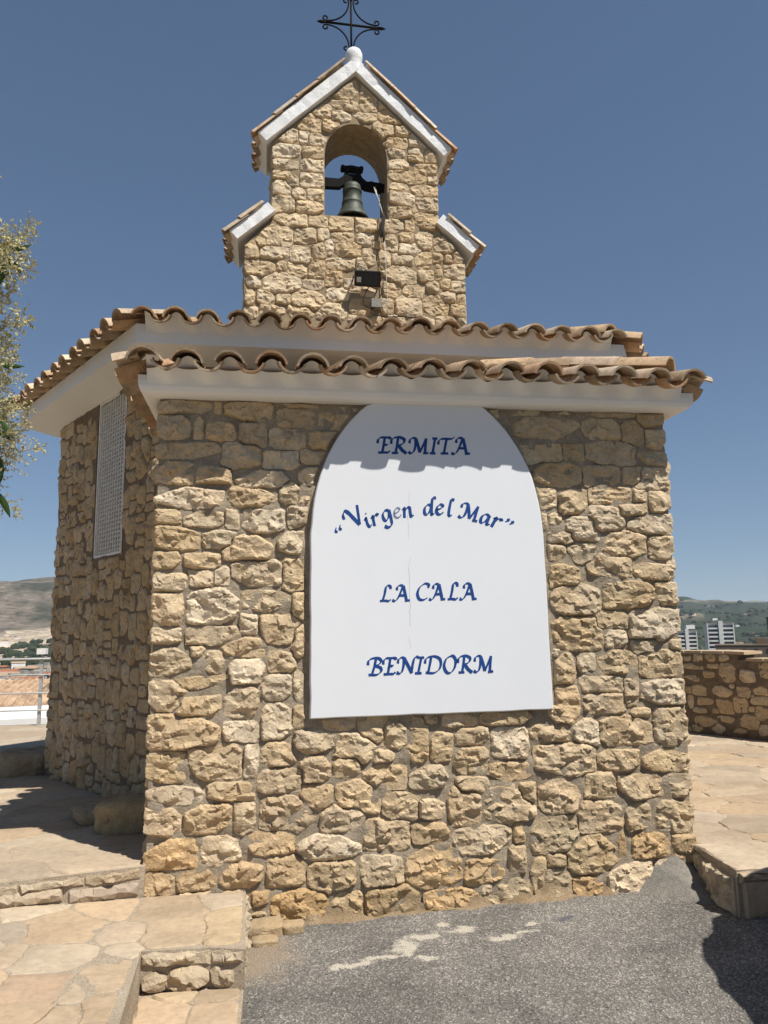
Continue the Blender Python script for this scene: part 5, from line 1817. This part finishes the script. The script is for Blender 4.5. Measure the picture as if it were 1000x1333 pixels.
# sunlit flat coping stones
x = -3.0
while x < 5.1:
    w = rp.uniform(0.22, 0.42)
    zt = 1.07 if x+w/2 < 0.78 else 0.99
    bb = MB()
    bb.box(-w/2+0.008, w/2-0.008, -0.015, 0.34, 0.0, 0.035)
    o = bb.build('coping_stone', M['flag'], parapet)
    o.location = (x+w/2, 0, zt-0.012)
    o.rotation_euler = (rp.normal(0, 0.01), rp.normal(0, 0.015), 0)
    o.color = flag_color(rp)
    x += w
q = cells([(0, 0, 0.5, 0.14)], 0, 20, 3, 1.05, None, True, 5)[0]

# ------------------------------------------------------------------ railing at the back edge of the left terrace
rail = empty('railing', (-5.0, 9.75, PZ(0, 9.75)))
tag(rail, 'grey tubular metal railing along the terrace edge at far left', 'railing')
pm = MB()
pm.box(-0.026, 0.026, -0.026, 0.026, 0, 1.16)
pm.box(-0.012, 0.012, -0.012, 0.012, 1.16, 1.21)
post = None
for i, x in enumerate((-3.2, -1.05, 1.1, 3.25)):
    if post is None:
        post = pm.build('post', M['steel'], rail)
        o = post
        cm = MB()
        cm.box(-0.075, 0.075, -0.075, 0.075, 1.21, 1.31)
        cap = cm.build('post_cap', M['grille'], post)
    else:
        o = copy_tree(post, rail)
    o.location = (x, 0, 0)
for z, r_r in ((1.13, 0.02), (0.86, 0.011), (0.55, 0.012), (0.26, 0.012)):
    mb = MB()
    mb.tube([(-5, -0.05, z), (5.2, -0.05, z)], r_r, 8)
    mb.build('rail', M['steel'], rail, True)

# ------------------------------------------------------------------ land, hills
def interp(tab, r):
    rr = np.log([a for a, _ in tab])
    return np.interp(np.log(r), rr, [b for _, b in tab])


LT = [(3, -1.2), (14, -1.6), (24, -4.5), (32, -6.4), (50, -8.5), (100, -12), (300, -20), (700, -29), (1150, -36), (1350, -30), (1550, -12), (1900, 25), (2300, 100), (2650, 165), (3000, 180), (3600, 120), (5000, 90), (7500, 420), (8500, 470), (10000, 400), (14000, 200)]
RT = [(3, -1.2), (14, -1.6), (40, -9), (120, -24), (250, -32), (600, -52), (1200, -52), (1700, -40), (2600, -5), (3600, 60), (4500, 120), (5200, 150), (6500, 125), (8500, 190), (10000, 185), (14000, 100)]
azs = np.concatenate([np.arange(-180, -45, 3.0), np.arange(-45, 60, 0.25), np.arange(60, 180.1, 3.0)])
rs_ = np.exp(np.linspace(math.log(6.0), math.log(14000), 190))
Az, Rr = np.meshgrid(np.radians(azs), rs_)
deg = np.degrees(Az)
wl = 1/(1+np.exp((deg-8)/5.0))
wl = np.where(deg < -120, 0.5, wl)
zz = interp(LT, Rr)*wl+interp(RT, Rr)*(1-wl)
Xg, Yg = Rr*np.sin(Az), Rr*np.cos(Az)-4.5
P = np.column_stack([Xg.ravel(), Yg.ravel(), np.zeros(Xg.size)])
big = fbm(P, 1/1500.0, 61, 4).reshape(zz.shape)
mid = fbm(P, 1/260.0, 62, 4).reshape(zz.shape)
k = np.clip((Rr-1300)/1500, 0, 1)
zz = zz*(1+0.22*big*k*np.clip((deg+30)/40, 0.35, 1))+mid*k*16+mid*np.clip((Rr-60)/600, 0, 1)*2
# the left hill climbs to the right, a small knoll stands at the left end of the right-hand ridge
hump = np.exp(-((deg+10)/5.0)**2)*np.exp(-((Rr-2700)/650)**2)*60
hump += np.exp(-((deg-30.2)/1.0)**2)*np.exp(-((Rr-5000)/700)**2)*32
zz += hump
V = np.column_stack([Xg.ravel(), Yg.ravel(), zz.ravel()])
W = len(azs)
nr_ = len(rs_)
F = [(j*W+i+1, j*W+i, (j+1)*W+i, (j+1)*W+i+1) for j in range(nr_-1) for i in range(W-1)]
# land cover: scrub, bare slopes, building land and woods
bush = np.clip(fbm(P, 1/70.0, 71, 4).reshape(zz.shape)*1.4+0.5, 0, 1)[..., None]
pat = fbm(P, 1/330.0, 72, 4).reshape(zz.shape)
green = np.array([0.045, 0.055, 0.033])
dgreen = np.array([0.03, 0.045, 0.024])
brown = np.array([0.185, 0.155, 0.12])
sand = np.array([0.52, 0.43, 0.32])
hillc = brown*(0.55+0.45*(1-bush))+0*bush
hillc = hillc*(1-0.5*bush)+dgreen*0.5*bush
woodc = green*(1-bush)+dgreen*bush
colL = np.where((Rr > 1500)[..., None], hillc, woodc)
sd_ = ((Rr > 1330) & (Rr < 2000) & (pat > -0.18+0.5*np.clip((Rr-1650)/350, 0, 1)))[..., None]
colL = np.where(sd_, sand*(0.8+0.3*(1-bush)), colL)
colR = np.where((pat > 0.42)[..., None] & (Rr > 500)[..., None], np.array([0.26, 0.215, 0.15])*(1-0.6*bush)+green*0.6*bush, woodc)
w3 = wl[..., None]
colr = colL*w3+colR*(1-w3)
colr = np.where((Rr < 60)[..., None], np.array([0.2, 0.16, 0.11])*(1-0.6*bush)+green*0.6*bush, colr)
tl = NT('hill_land')
at = tl.n('Attribute')
at.attribute_name = 'cover'
gp = tl.n('NewGeometry').outputs['Position']
cc = tl.mix(1.0, at.outputs['Color'], tl.ramp(tl.noise(gp, 0.045, 6, 0.7), [(0.35, 0.45), (0.65, 1.35)]), 'MULTIPLY')
M['land'] = tl.fin(cc, 0.95, 0.05)
land = obj('hills', V, F, M['land'], None, True)
ca = land.data.color_attributes.new('cover', 'FLOAT_COLOR', 'POINT')
ca.data.foreach_set('color', np.column_stack([colr.reshape(-1, 3), np.ones(Xg.size)]).astype(np.float32).ravel())
tag(land, 'dry hills and wooded valley beyond the chapel', None, None, 'structure')


def ground_at(az, r):
    ia = int(np.argmin(np.abs(azs-az)))
    ir = int(np.argmin(np.abs(rs_-r)))
    return float(zz[ir, ia])


def polar(az, r):
    return r*math.sin(R(az)), r*math.cos(R(az))-4.5


# ------------------------------------------------------------------ woods in the valley (one mass) and far houses
hr = np.random.default_rng(90)
ico = [(0, 0, 1), (0.894, 0, 0.447), (0.276, 0.851, 0.447), (-0.724, 0.526, 0.447), (-0.724, -0.526, 0.447), (0.276, -0.851, 0.447), (0.724, 0.526, -0.447), (-0.276, 0.851, -0.447), (-0.894, 0, -0.447), (-0.276, -0.851, -0.447), (0.724, -0.526, -0.447)]
icf = [(0, 1, 2), (0, 2, 3), (0, 3, 4), (0, 4, 5), (0, 5, 1), (1, 6, 2), (2, 7, 3), (3, 8, 4), (4, 9, 5), (5, 10, 1), (6, 7, 2), (7, 8, 3), (8, 9, 4), (9, 10, 5), (10, 6, 1)]
V, F = [], []
for i in range(5200):
    az = hr.uniform(18, 48) if i % 10 < 6 else hr.uniform(-30, -8)
    r = math.exp(hr.uniform(math.log(420 if az > 0 else 850), math.log(4300 if az > 0 else 1500)))
    x, y = polar(az, r)
    if vnoise(np.array([[x, y, 0]]), 1/120.0, 5)[0] < (-0.2 if az > 0 else 0.15):
        continue
    z = ground_at(az, r)
    s = hr.uniform(2.5, 6.0)*(1+r/2600)
    b = len(V)
    for p in ico:
        V.append((x+p[0]*s*hr.uniform(0.75, 1.3), y+p[1]*s*hr.uniform(0.75, 1.3), z+s*0.5+p[2]*s*hr.uniform(0.6, 1.0)))
    F += [tuple(b+k for k in f) for f in icf]
tw = NT('woodland_leaves')
gp = tw.n('NewGeometry').outputs['Position']
M['wood'] = tw.fin(tw.ramp(tw.noise(gp, 0.03, 4, 0.6), [(0.3, (0.022, 0.035, 0.018)), (0.55, (0.042, 0.053, 0.028)), (0.8, (0.085, 0.084, 0.048))]), 0.95, 0.05)
wood = obj('woodland', V, F, M['wood'])
tag(wood, 'dark green wooded valley floor seen beyond the terraces', None, None, 'stuff')

M['hwall'] = mat_simple('house_white_wall', (0.72, 0.7, 0.66), 0.9, 0, 0.1, 0.08, 0.5)
M['hcream'] = mat_simple('house_cream_wall', (0.55, 0.47, 0.36), 0.9, 0, 0.1, 0.1, 0.5)
M['hpink'] = mat_simple('house_pink_wall', (0.42, 0.27, 0.21), 0.9, 0, 0.1, 0.1, 0.5)
M['hroof'] = mat_simple('house_orange_roof', (0.40, 0.275, 0.18), 0.9, 0, 0.1, 0.45, 1.3)
M['hroof2'] = mat_simple('house_red_roof', (0.30, 0.13, 0.075), 0.9, 0, 0.1, 0.3, 1.0)
M['hgrey'] = mat_simple('house_flat_roof', (0.30, 0.28, 0.25), 0.9, 0, 0.1, 0.2, 0.6)
M['hwin'] = mat_simple('far_window', (0.05, 0.06, 0.075), 0.25, 0, 0.5)
M['brownwall'] = mat_simple('brown_wall', (0.20, 0.145, 0.105), 0.9, 0, 0.1, 0.1, 0.3)
M['darkbrown'] = mat_simple('dark_brown_wall', (0.075, 0.052, 0.042), 0.8, 0, 0.2, 0.1, 0.3)


def house(name, az, r, w, d, h, rot, wall, roof, label, cat, group=None, ztop=None, gable=True, wins=True, rh=None, hut=True):
    x, y = polar(az, r)
    z = ground_at(az, r)
    if ztop is not None:
        h = ztop-z
    e = empty(name, (x, y, z), R(rot))
    tag(e, label, cat, group)
    mb = MB()
    mb.box(-w/2, w/2, -d/2, d/2, -3, h)
    mb.build('wall', M[wall], e)
    mb = MB()
    if gable:
        rh = rh or min(w, d)*0.16
        o = 0.4
        v = [(-w/2-o, -d/2-o, h), (w/2+o, -d/2-o, h), (w/2+o, d/2+o, h), (-w/2-o, d/2+o, h), (-w/2-o, 0, h+rh), (w/2+o, 0, h+rh)]
        v += [(a, b_, c-0.18) for a, b_, c in v[:4]]
        mb.add(v, [(0, 1, 5, 4), (2, 3, 4, 5), (0, 4, 3), (1, 2, 5), (6, 7, 1, 0), (7, 8, 2, 1), (8, 9, 3, 2), (9, 6, 0, 3), (9, 8, 7, 6)])
        # ridged tile ribs on the nearer houses
        if r < 120:
            n = int(w/0.5)
            for i in range(n):
                xx = -w/2-o+(w+2*o)*(i+0.5)/n
                mb.tube([(xx, -d/2-o, h+0.03), (xx, 0, h+rh+0.03)], 0.1, 4)
    else:
        mb.box(-w/2-0.1, w/2+0.1, -d/2-0.1, d/2+0.1, h+0.002, h+0.35)
        if hut:
            mb.box(w*0.1, w*0.35, -d*0.2, d*0.2, h+0.35, h+2.2)
    mb.build('roof', M[roof], e)
    if wins:
        n = max(1, int(w/3))
        fl = max(1, int(h/3))
        proto = None
        for fi in range(fl):
            for i in range(n):
                xx = -w/2+w*(i+0.5)/n
                zc = h-1.5-fi*3
                if zc < 0.5:
                    continue
                if proto is None:
                    b_ = MB()
                    b_.box(-0.5, 0.5, -0.06, 0.02, -0.65, 0.65)
                    proto = b_.build('window', M['hwin'], e)
                    o_ = proto
                else:
                    o_ = proto.copy()
                    COL.objects.link(o_)
                o_.location = (xx, -d/2, zc)
    return e


house('house', -20.0, 33, 9, 5, 4, 14, 'hwall', 'hwall', 'near white house with a flat roof right behind the railing', 'house', None, -1.62, False, True, None, False)
house('house', -15.6, 37, 3.2, 4, 4, 8, 'hwall', 'hgrey', 'narrow white annexe between the flat white house and the chapel', 'house', None, -1.9, False, True, None, False)
house('house', -18.5, 47, 12, 7, 4, 6, 'hwall', 'hroof', 'white house with a pale orange roof just above the flat white house', 'house', None, -2.2, True, True, 0.9)
house('house', -20.5, 72, 15, 8, 4, -4, 'hcream', 'hroof', 'long house with a flat ochre roof below the town', 'house', None, -2.9, True, True, 1.0)
house('house', -15.0, 80, 5, 8, 4, 10, 'hpink', 'hroof2', 'dull red roofed house beside the chapel corner', 'house', None, -4.2, True, True, 1.2)
kk = 0
for i in range(95):
    az = hr.uniform(-24, -12)
    r = math.exp(hr.uniform(math.log(105), math.log(1000)))
    wall = ['hwall', 'hcream', 'hpink', 'hwall'][hr.integers(0, 4)]
    roof = ['hroof', 'hroof2', 'hgrey', 'hroof'][hr.integers(0, 4)]
    house('town_house', az, r, hr.uniform(8, 18), hr.uniform(7, 11), hr.uniform(3.5, 6.5), hr.uniform(-40, 40), wall, roof, 'small house among the crowded roofs of the town below', 'house', 'houses of the town below', None, roof != 'hgrey', r < 400)
for i in range(16):
    az = hr.uniform(-24, -11)
    house('hill_house', az, hr.uniform(1380, 1800), hr.uniform(14, 34), hr.uniform(10, 14), hr.uniform(5, 8), hr.uniform(-20, 20), ['hwall', 'hcream'][i % 2], ['hroof', 'hgrey'][i % 2], 'pale villa on the bare building land below the brown hill', 'house', 'villas under the hill', None, False, False)
for i in range(22):
    az = hr.uniform(27, 44)
    house('valley_house', az, hr.uniform(900, 3800), hr.uniform(12, 40), 12, hr.uniform(4, 9), hr.uniform(-30, 30), ['hwall', 'hcream'][i % 2], ['hgrey', 'hroof2'][i % 2], 'tiny pale building scattered in the green valley at right', 'house', 'buildings scattered in the valley', None, False, False)


def tower(name, az, r, w, d, ztop, rot, label, bays, wall='hwall'):
    x, y = polar(az, r)
    z = ground_at(az, r)
    h = ztop-z
    e = empty(name, (x, y, z), R(rot))
    tag(e, label, 'tower block')
    mb = MB()
    mb.box(-w/2, w/2, -d/2+1.6, d/2, -2, h)
    mb.box(-w*0.5, -w*0.46, -d/2, -d/2+1.6, -2, h)
    mb.box(w*0.46, w*0.5, -d/2, -d/2+1.6, -2, h)
    mb.build('wall', M[wall], e)
    mb = MB()
    mb.box(-w*0.07, w*0.09, -d/2-0.4, -d/2+1.6, -2, h+2.2)
    mb.build('stair_shaft', M[wall], e)
    mb = MB()
    mb.box(-w/2-0.2, w/2+0.2, -d/2+1.2, d/2+0.2, h+0.01, h+0.8)
    mb.build('roof', M['hgrey' if wall == 'hwall' else wall], e)
    fl = int(h/3)
    bal = gla = None
    for s in (-1, 1):
        xc = -w*0.265 if s < 0 else w*0.275
        for f in range(fl):
            zc = h-1.0-3*f
            if bal is None:
                b_ = MB()
                b_.box(-w*0.19, w*0.18, -d/2+0.1, -d/2+1.6, -1.2, 0.0)
                bal = b_.build('balcony', M[wall], e)
                b_ = MB()
                b_.box(-w*0.19, w*0.18, -d/2+1.5, -d/2+1.59, 0.0, 1.7)
                gla = b_.build('window', M['hwin'], e)
                o1, o2 = bal, gla
            else:
                o1, o2 = bal.copy(), gla.copy()
                COL.objects.link(o1)
                COL.objects.link(o2)
            o1.location = (xc, 0, zc-1.7)
            o2.location = (xc, 0, zc-1.7)
    return e


tower('tower_block', 32.3, 620, 18.5, 14, 2.6, -24, 'white tower block with dark balcony bands rising from the valley', 2)
tower('tower_block', 30.1, 640, 15, 14, -3.0, -20, 'white tower block half hidden by the chapel edge', 2)
tower('tower_block', 36.4, 420, 16, 12, 4.4, -32, 'dark brown tower block at the right edge of the view', 2, 'darkbrown')
e = house('apartment_building', 34.1, 260, 19, 12, 10, -33, 'brownwall', 'brownwall', 'long flat brown building just above the parapet wall', 'building', None, -4.6, False, True)

# ------------------------------------------------------------------ tree at the left edge
tree = empty('flowering_tree', (-2.63, 0.35, 0.34))
tag(tree, 'tree with pale yellow flower sprays and dark glossy leaves at left', 'tree')
TC = Vector((0.24, 0.0, 3.1))     # crown centre, local
tg = np.random.default_rng(15)
mb = MB()
mb.tube([(0, 0, -0.1), (0.02, 0.02, 0.6), (0.08, 0.0, 1.3), (0.1, 0.02, 2.0)], [0.11, 0.09, 0.075, 0.06], 10)
mb.build('trunk', M['bark'], tree, True)
limbs = []
mb = MB()
for i in range(16):
    a = tg.uniform(0, 6.28)
    z0 = tg.uniform(1.3, 2.0)
    rr = tg.uniform(0.35, 0.75)
    end = TC+Vector((rr*math.cos(a)*0.85, rr*math.sin(a)*0.85, tg.uniform(-0.9, 0.95)))
    st = Vector((0.09, 0.01, z0))
    midp = st.lerp(end, 0.5)+Vector((0, 0, 0.15))
    mb.tube([st, midp, end], [0.028, 0.018, 0.006], 6)
    limbs.append((st, midp, end))
mb.build('limb', M['bark'], tree, True)


def panicle(seed):
    g = np.random.default_rng(seed)
    mb = MB()
    L = g.uniform(0.24, 0.36)
    main = [Vector((0, 0, 0)), Vector((g.normal(0, .02), g.normal(0, .02), L*0.5)), Vector((g.normal(0, .04), g.normal(0, .04), L))]
    mb.tube(main, [0.0042, 0.0032, 0.0016], 4, 0, False)
    for k in range(17):
        t = 0.12+0.88*k/17
        p = main[0].lerp(main[1], t*2) if t < 0.5 else main[1].lerp(main[2], t*2-1)
        a = k*2.4+g.uniform(-.4, .4)
        ln = 0.11*(1.15-t)*g.uniform(0.7, 1.4)+0.012
        q = p+Vector((math.cos(a)*ln, math.sin(a)*ln, ln*g.uniform(0.2, 0.9)))
        mb.tube([p, q], [0.0026, 0.0014], 3, 0, False)
        for j in range(8):
            c = p.lerp(q, g.uniform(0.25, 1.08))+Vector(g.normal(0, 0.006, 3))
            s = g.uniform(0.004, 0.009)
            d1 = Vector(g.normal(0, 1, 3)).normalized()*s
            d2 = d1.orthogonal().normalized()*s*g.uniform(0.6, 1)
            mb.add([c-d1-d2, c+d1-d2, c+d1+d2, c-d1+d2], [(0, 1, 2, 3)])
    me = bpy.data.meshes.new('flower_spray')
    me.from_pydata(mb.v, [], mb.f)
    me.materials.append(M['panicle'])
    me.update()
    return me


PAN = [panicle(300+i) for i in range(7)]


def leaf_mesh(L, w, seed, mat):
    g = np.random.default_rng(seed)
    n = 7
    V, F = [], []
    for i in range(n):
        t = i/(n-1)
        ww = w*math.sin(math.pi*min(1, t*0.93+0.04))**0.8*(1-0.35*t)
        z = -0.28*L*t*t
        V += [(-ww, L*t, z+ww*0.35), (0, L*t, z), (ww, L*t, z+ww*0.35)]
    for i in range(n-1):
        F += [(3*i, 3*i+1, 3*i+4, 3*i+3), (3*i+1, 3*i+2, 3*i+5, 3*i+4)]
    me = bpy.data.meshes.new('leaf')
    me.from_pydata(V, [], F)
    me.materials.append(mat)
    me.polygons.foreach_set('use_smooth', [True]*len(me.polygons))
    return me


LEAFSPOTS = [(1.059, -0.303, 3.512, 0.5, 0, -0.5), (1.032, -0.296, 3.489, 0.25, -0.2, -0.8), (1.004, -0.288, 3.467, 0.1, 0, -1), (1.077, -0.315, 3.571, 0.8, -0.3, -0.2), (1.03, -0.147, 2.554, 0.4, 0, -0.6), (1.008, -0.133, 2.486, 0.5, -0.2, -0.3), (1.023, -0.11, 2.326, 0.3, -0.1, -0.8), (0.991, -0.195, 2.897, 0.6, 0, -0.2), (1.006, -0.075, 2.121, 0.4, 0, -0.5)]
LEAF = [leaf_mesh(0.17, 0.024, 1, M['leaf']), leaf_mesh(0.2, 0.027, 2, M['leaf']), leaf_mesh(0.14, 0.02, 3, M['leaf']), leaf_mesh(0.1, 0.013, 4, M['leafnew'])]


def link_rot(name, me, loc, dirv, roll, parent, sc=1.0, axis='Z'):
    o = bpy.data.objects.new(name, me)
    COL.objects.link(o)
    o.parent = parent
    q = Vector(dirv).to_track_quat(axis, 'X' if axis != 'X' else 'Y')
    o.matrix_basis = Matrix.Translation(loc) @ q.to_matrix().to_4x4() @ Matrix.Rotation(roll, 4, axis) @ Matrix.Scale(sc, 4)
    return o


for i in range(210):
    d = Vector(tg.normal(0, 1, 3)).normalized()
    rad = tg.uniform(0.6, 1.0)**0.6
    p = TC+Vector((d.x*0.62, d.y*0.66, d.z*1.3))*rad
    dd = (d+Vector((0.25, -0.1, 0.5))).normalized()
    link_rot('flower_spray', PAN[tg.integers(0, len(PAN))], p, dd+Vector(tg.normal(0, 0.25, 3)), tg.uniform(0, 6.28), tree, tg.uniform(0.8, 1.25))
mb = MB()
for i in range(150):
    d = Vector(tg.normal(0, 1, 3)).normalized()
    p = TC+Vector((d.x*0.56, d.y*0.6, d.z*1.2))*tg.uniform(0.35, 1.0)
    for k in range(tg.integers(2, 5)):
        a = tg.uniform(0, 6.28)
        dd = Vector((math.cos(a), math.sin(a), tg.uniform(-0.5, 0.35)))
        if i < 60:
            link_rot('leaf', LEAF[tg.integers(0, 4)], p, dd, tg.uniform(-0.6, 0.6), tree, tg.uniform(0.8, 1.15), 'Y')
        else:
            me = LEAF[tg.integers(0, 4)]
            mt = Matrix.Translation(p) @ dd.to_track_quat('Y', 'Z').to_matrix().to_4x4()
            mb.add([mt @ v.co for v in me.vertices], [tuple(f.vertices) for f in me.polygons])
for (x, y, z, dx, dy, dz) in LEAFSPOTS:
    link_rot('leaf', LEAF[tg.integers(0, 3)], Vector((x, y, z)), Vector((dx, dy, dz)), tg.uniform(-0.5, 0.5), tree, 1.15, 'Y')
    tp = Vector((x, y, z))
    tm = MB()
    s0 = TC.lerp(tp, 0.25)
    tm.tube([s0, s0.lerp(tp, 0.55)+Vector((0, 0, 0.05)), tp], [0.009, 0.006, 0.003], 5)
    tm.build('twig', M['bark'], tree, True)
    for k in range(4):
        dd = Vector((0.55, -0.15, 0.3))+Vector(tg.normal(0, 0.4, 3))
        link_rot('flower_spray', PAN[tg.integers(0, len(PAN))], tp+Vector(tg.normal(0, 0.05, 3))-Vector((0.1, 0, 0.02)), dd, tg.uniform(0, 6.28), tree, tg.uniform(0.75, 1.1))
o = mb.build('foliage', M['leaf'], tree, True)
o['kind'] = 'stuff'

# ------------------------------------------------------------------ unseen rounded mass added right of the road to cast a shadow into view
caster = boulder('shadow_caster', (3.15, -2.15, 0.87), (1.54, 2.37, 2.03), 2, (0.40, 0.32, 0.21), 'added stand-in rock out of view at right, casting a shadow on the asphalt', 'boulder', None, 4, 0.05, None, 0.87)
caster.rotation_euler = (0, 0, -0.23)

# ------------------------------------------------------------------ air
hz = bpy.data.materials.new('haze_air')
hz.use_nodes = True
hn = hz.node_tree
hn.nodes.clear()
pv = hn.nodes.new('ShaderNodeVolumePrincipled')
pv.inputs['Color'].default_value = (0.74, 0.85, 1.0, 1)
pv.inputs['Density'].default_value = HAZE
pv.inputs['Anisotropy'].default_value = 0.0
ho_ = hn.nodes.new('ShaderNodeOutputMaterial')
hn.links.new(pv.outputs[0], ho_.inputs['Volume'])
mb = MB()
zmin = float(zz.min())-6
mb.box(-14500, 14500, -14500, 14500, zmin, float(zz.max())+20)
air = mb.build('haze', hz)
tag(air, 'thin pale haze over the valley', None, None, 'stuff')
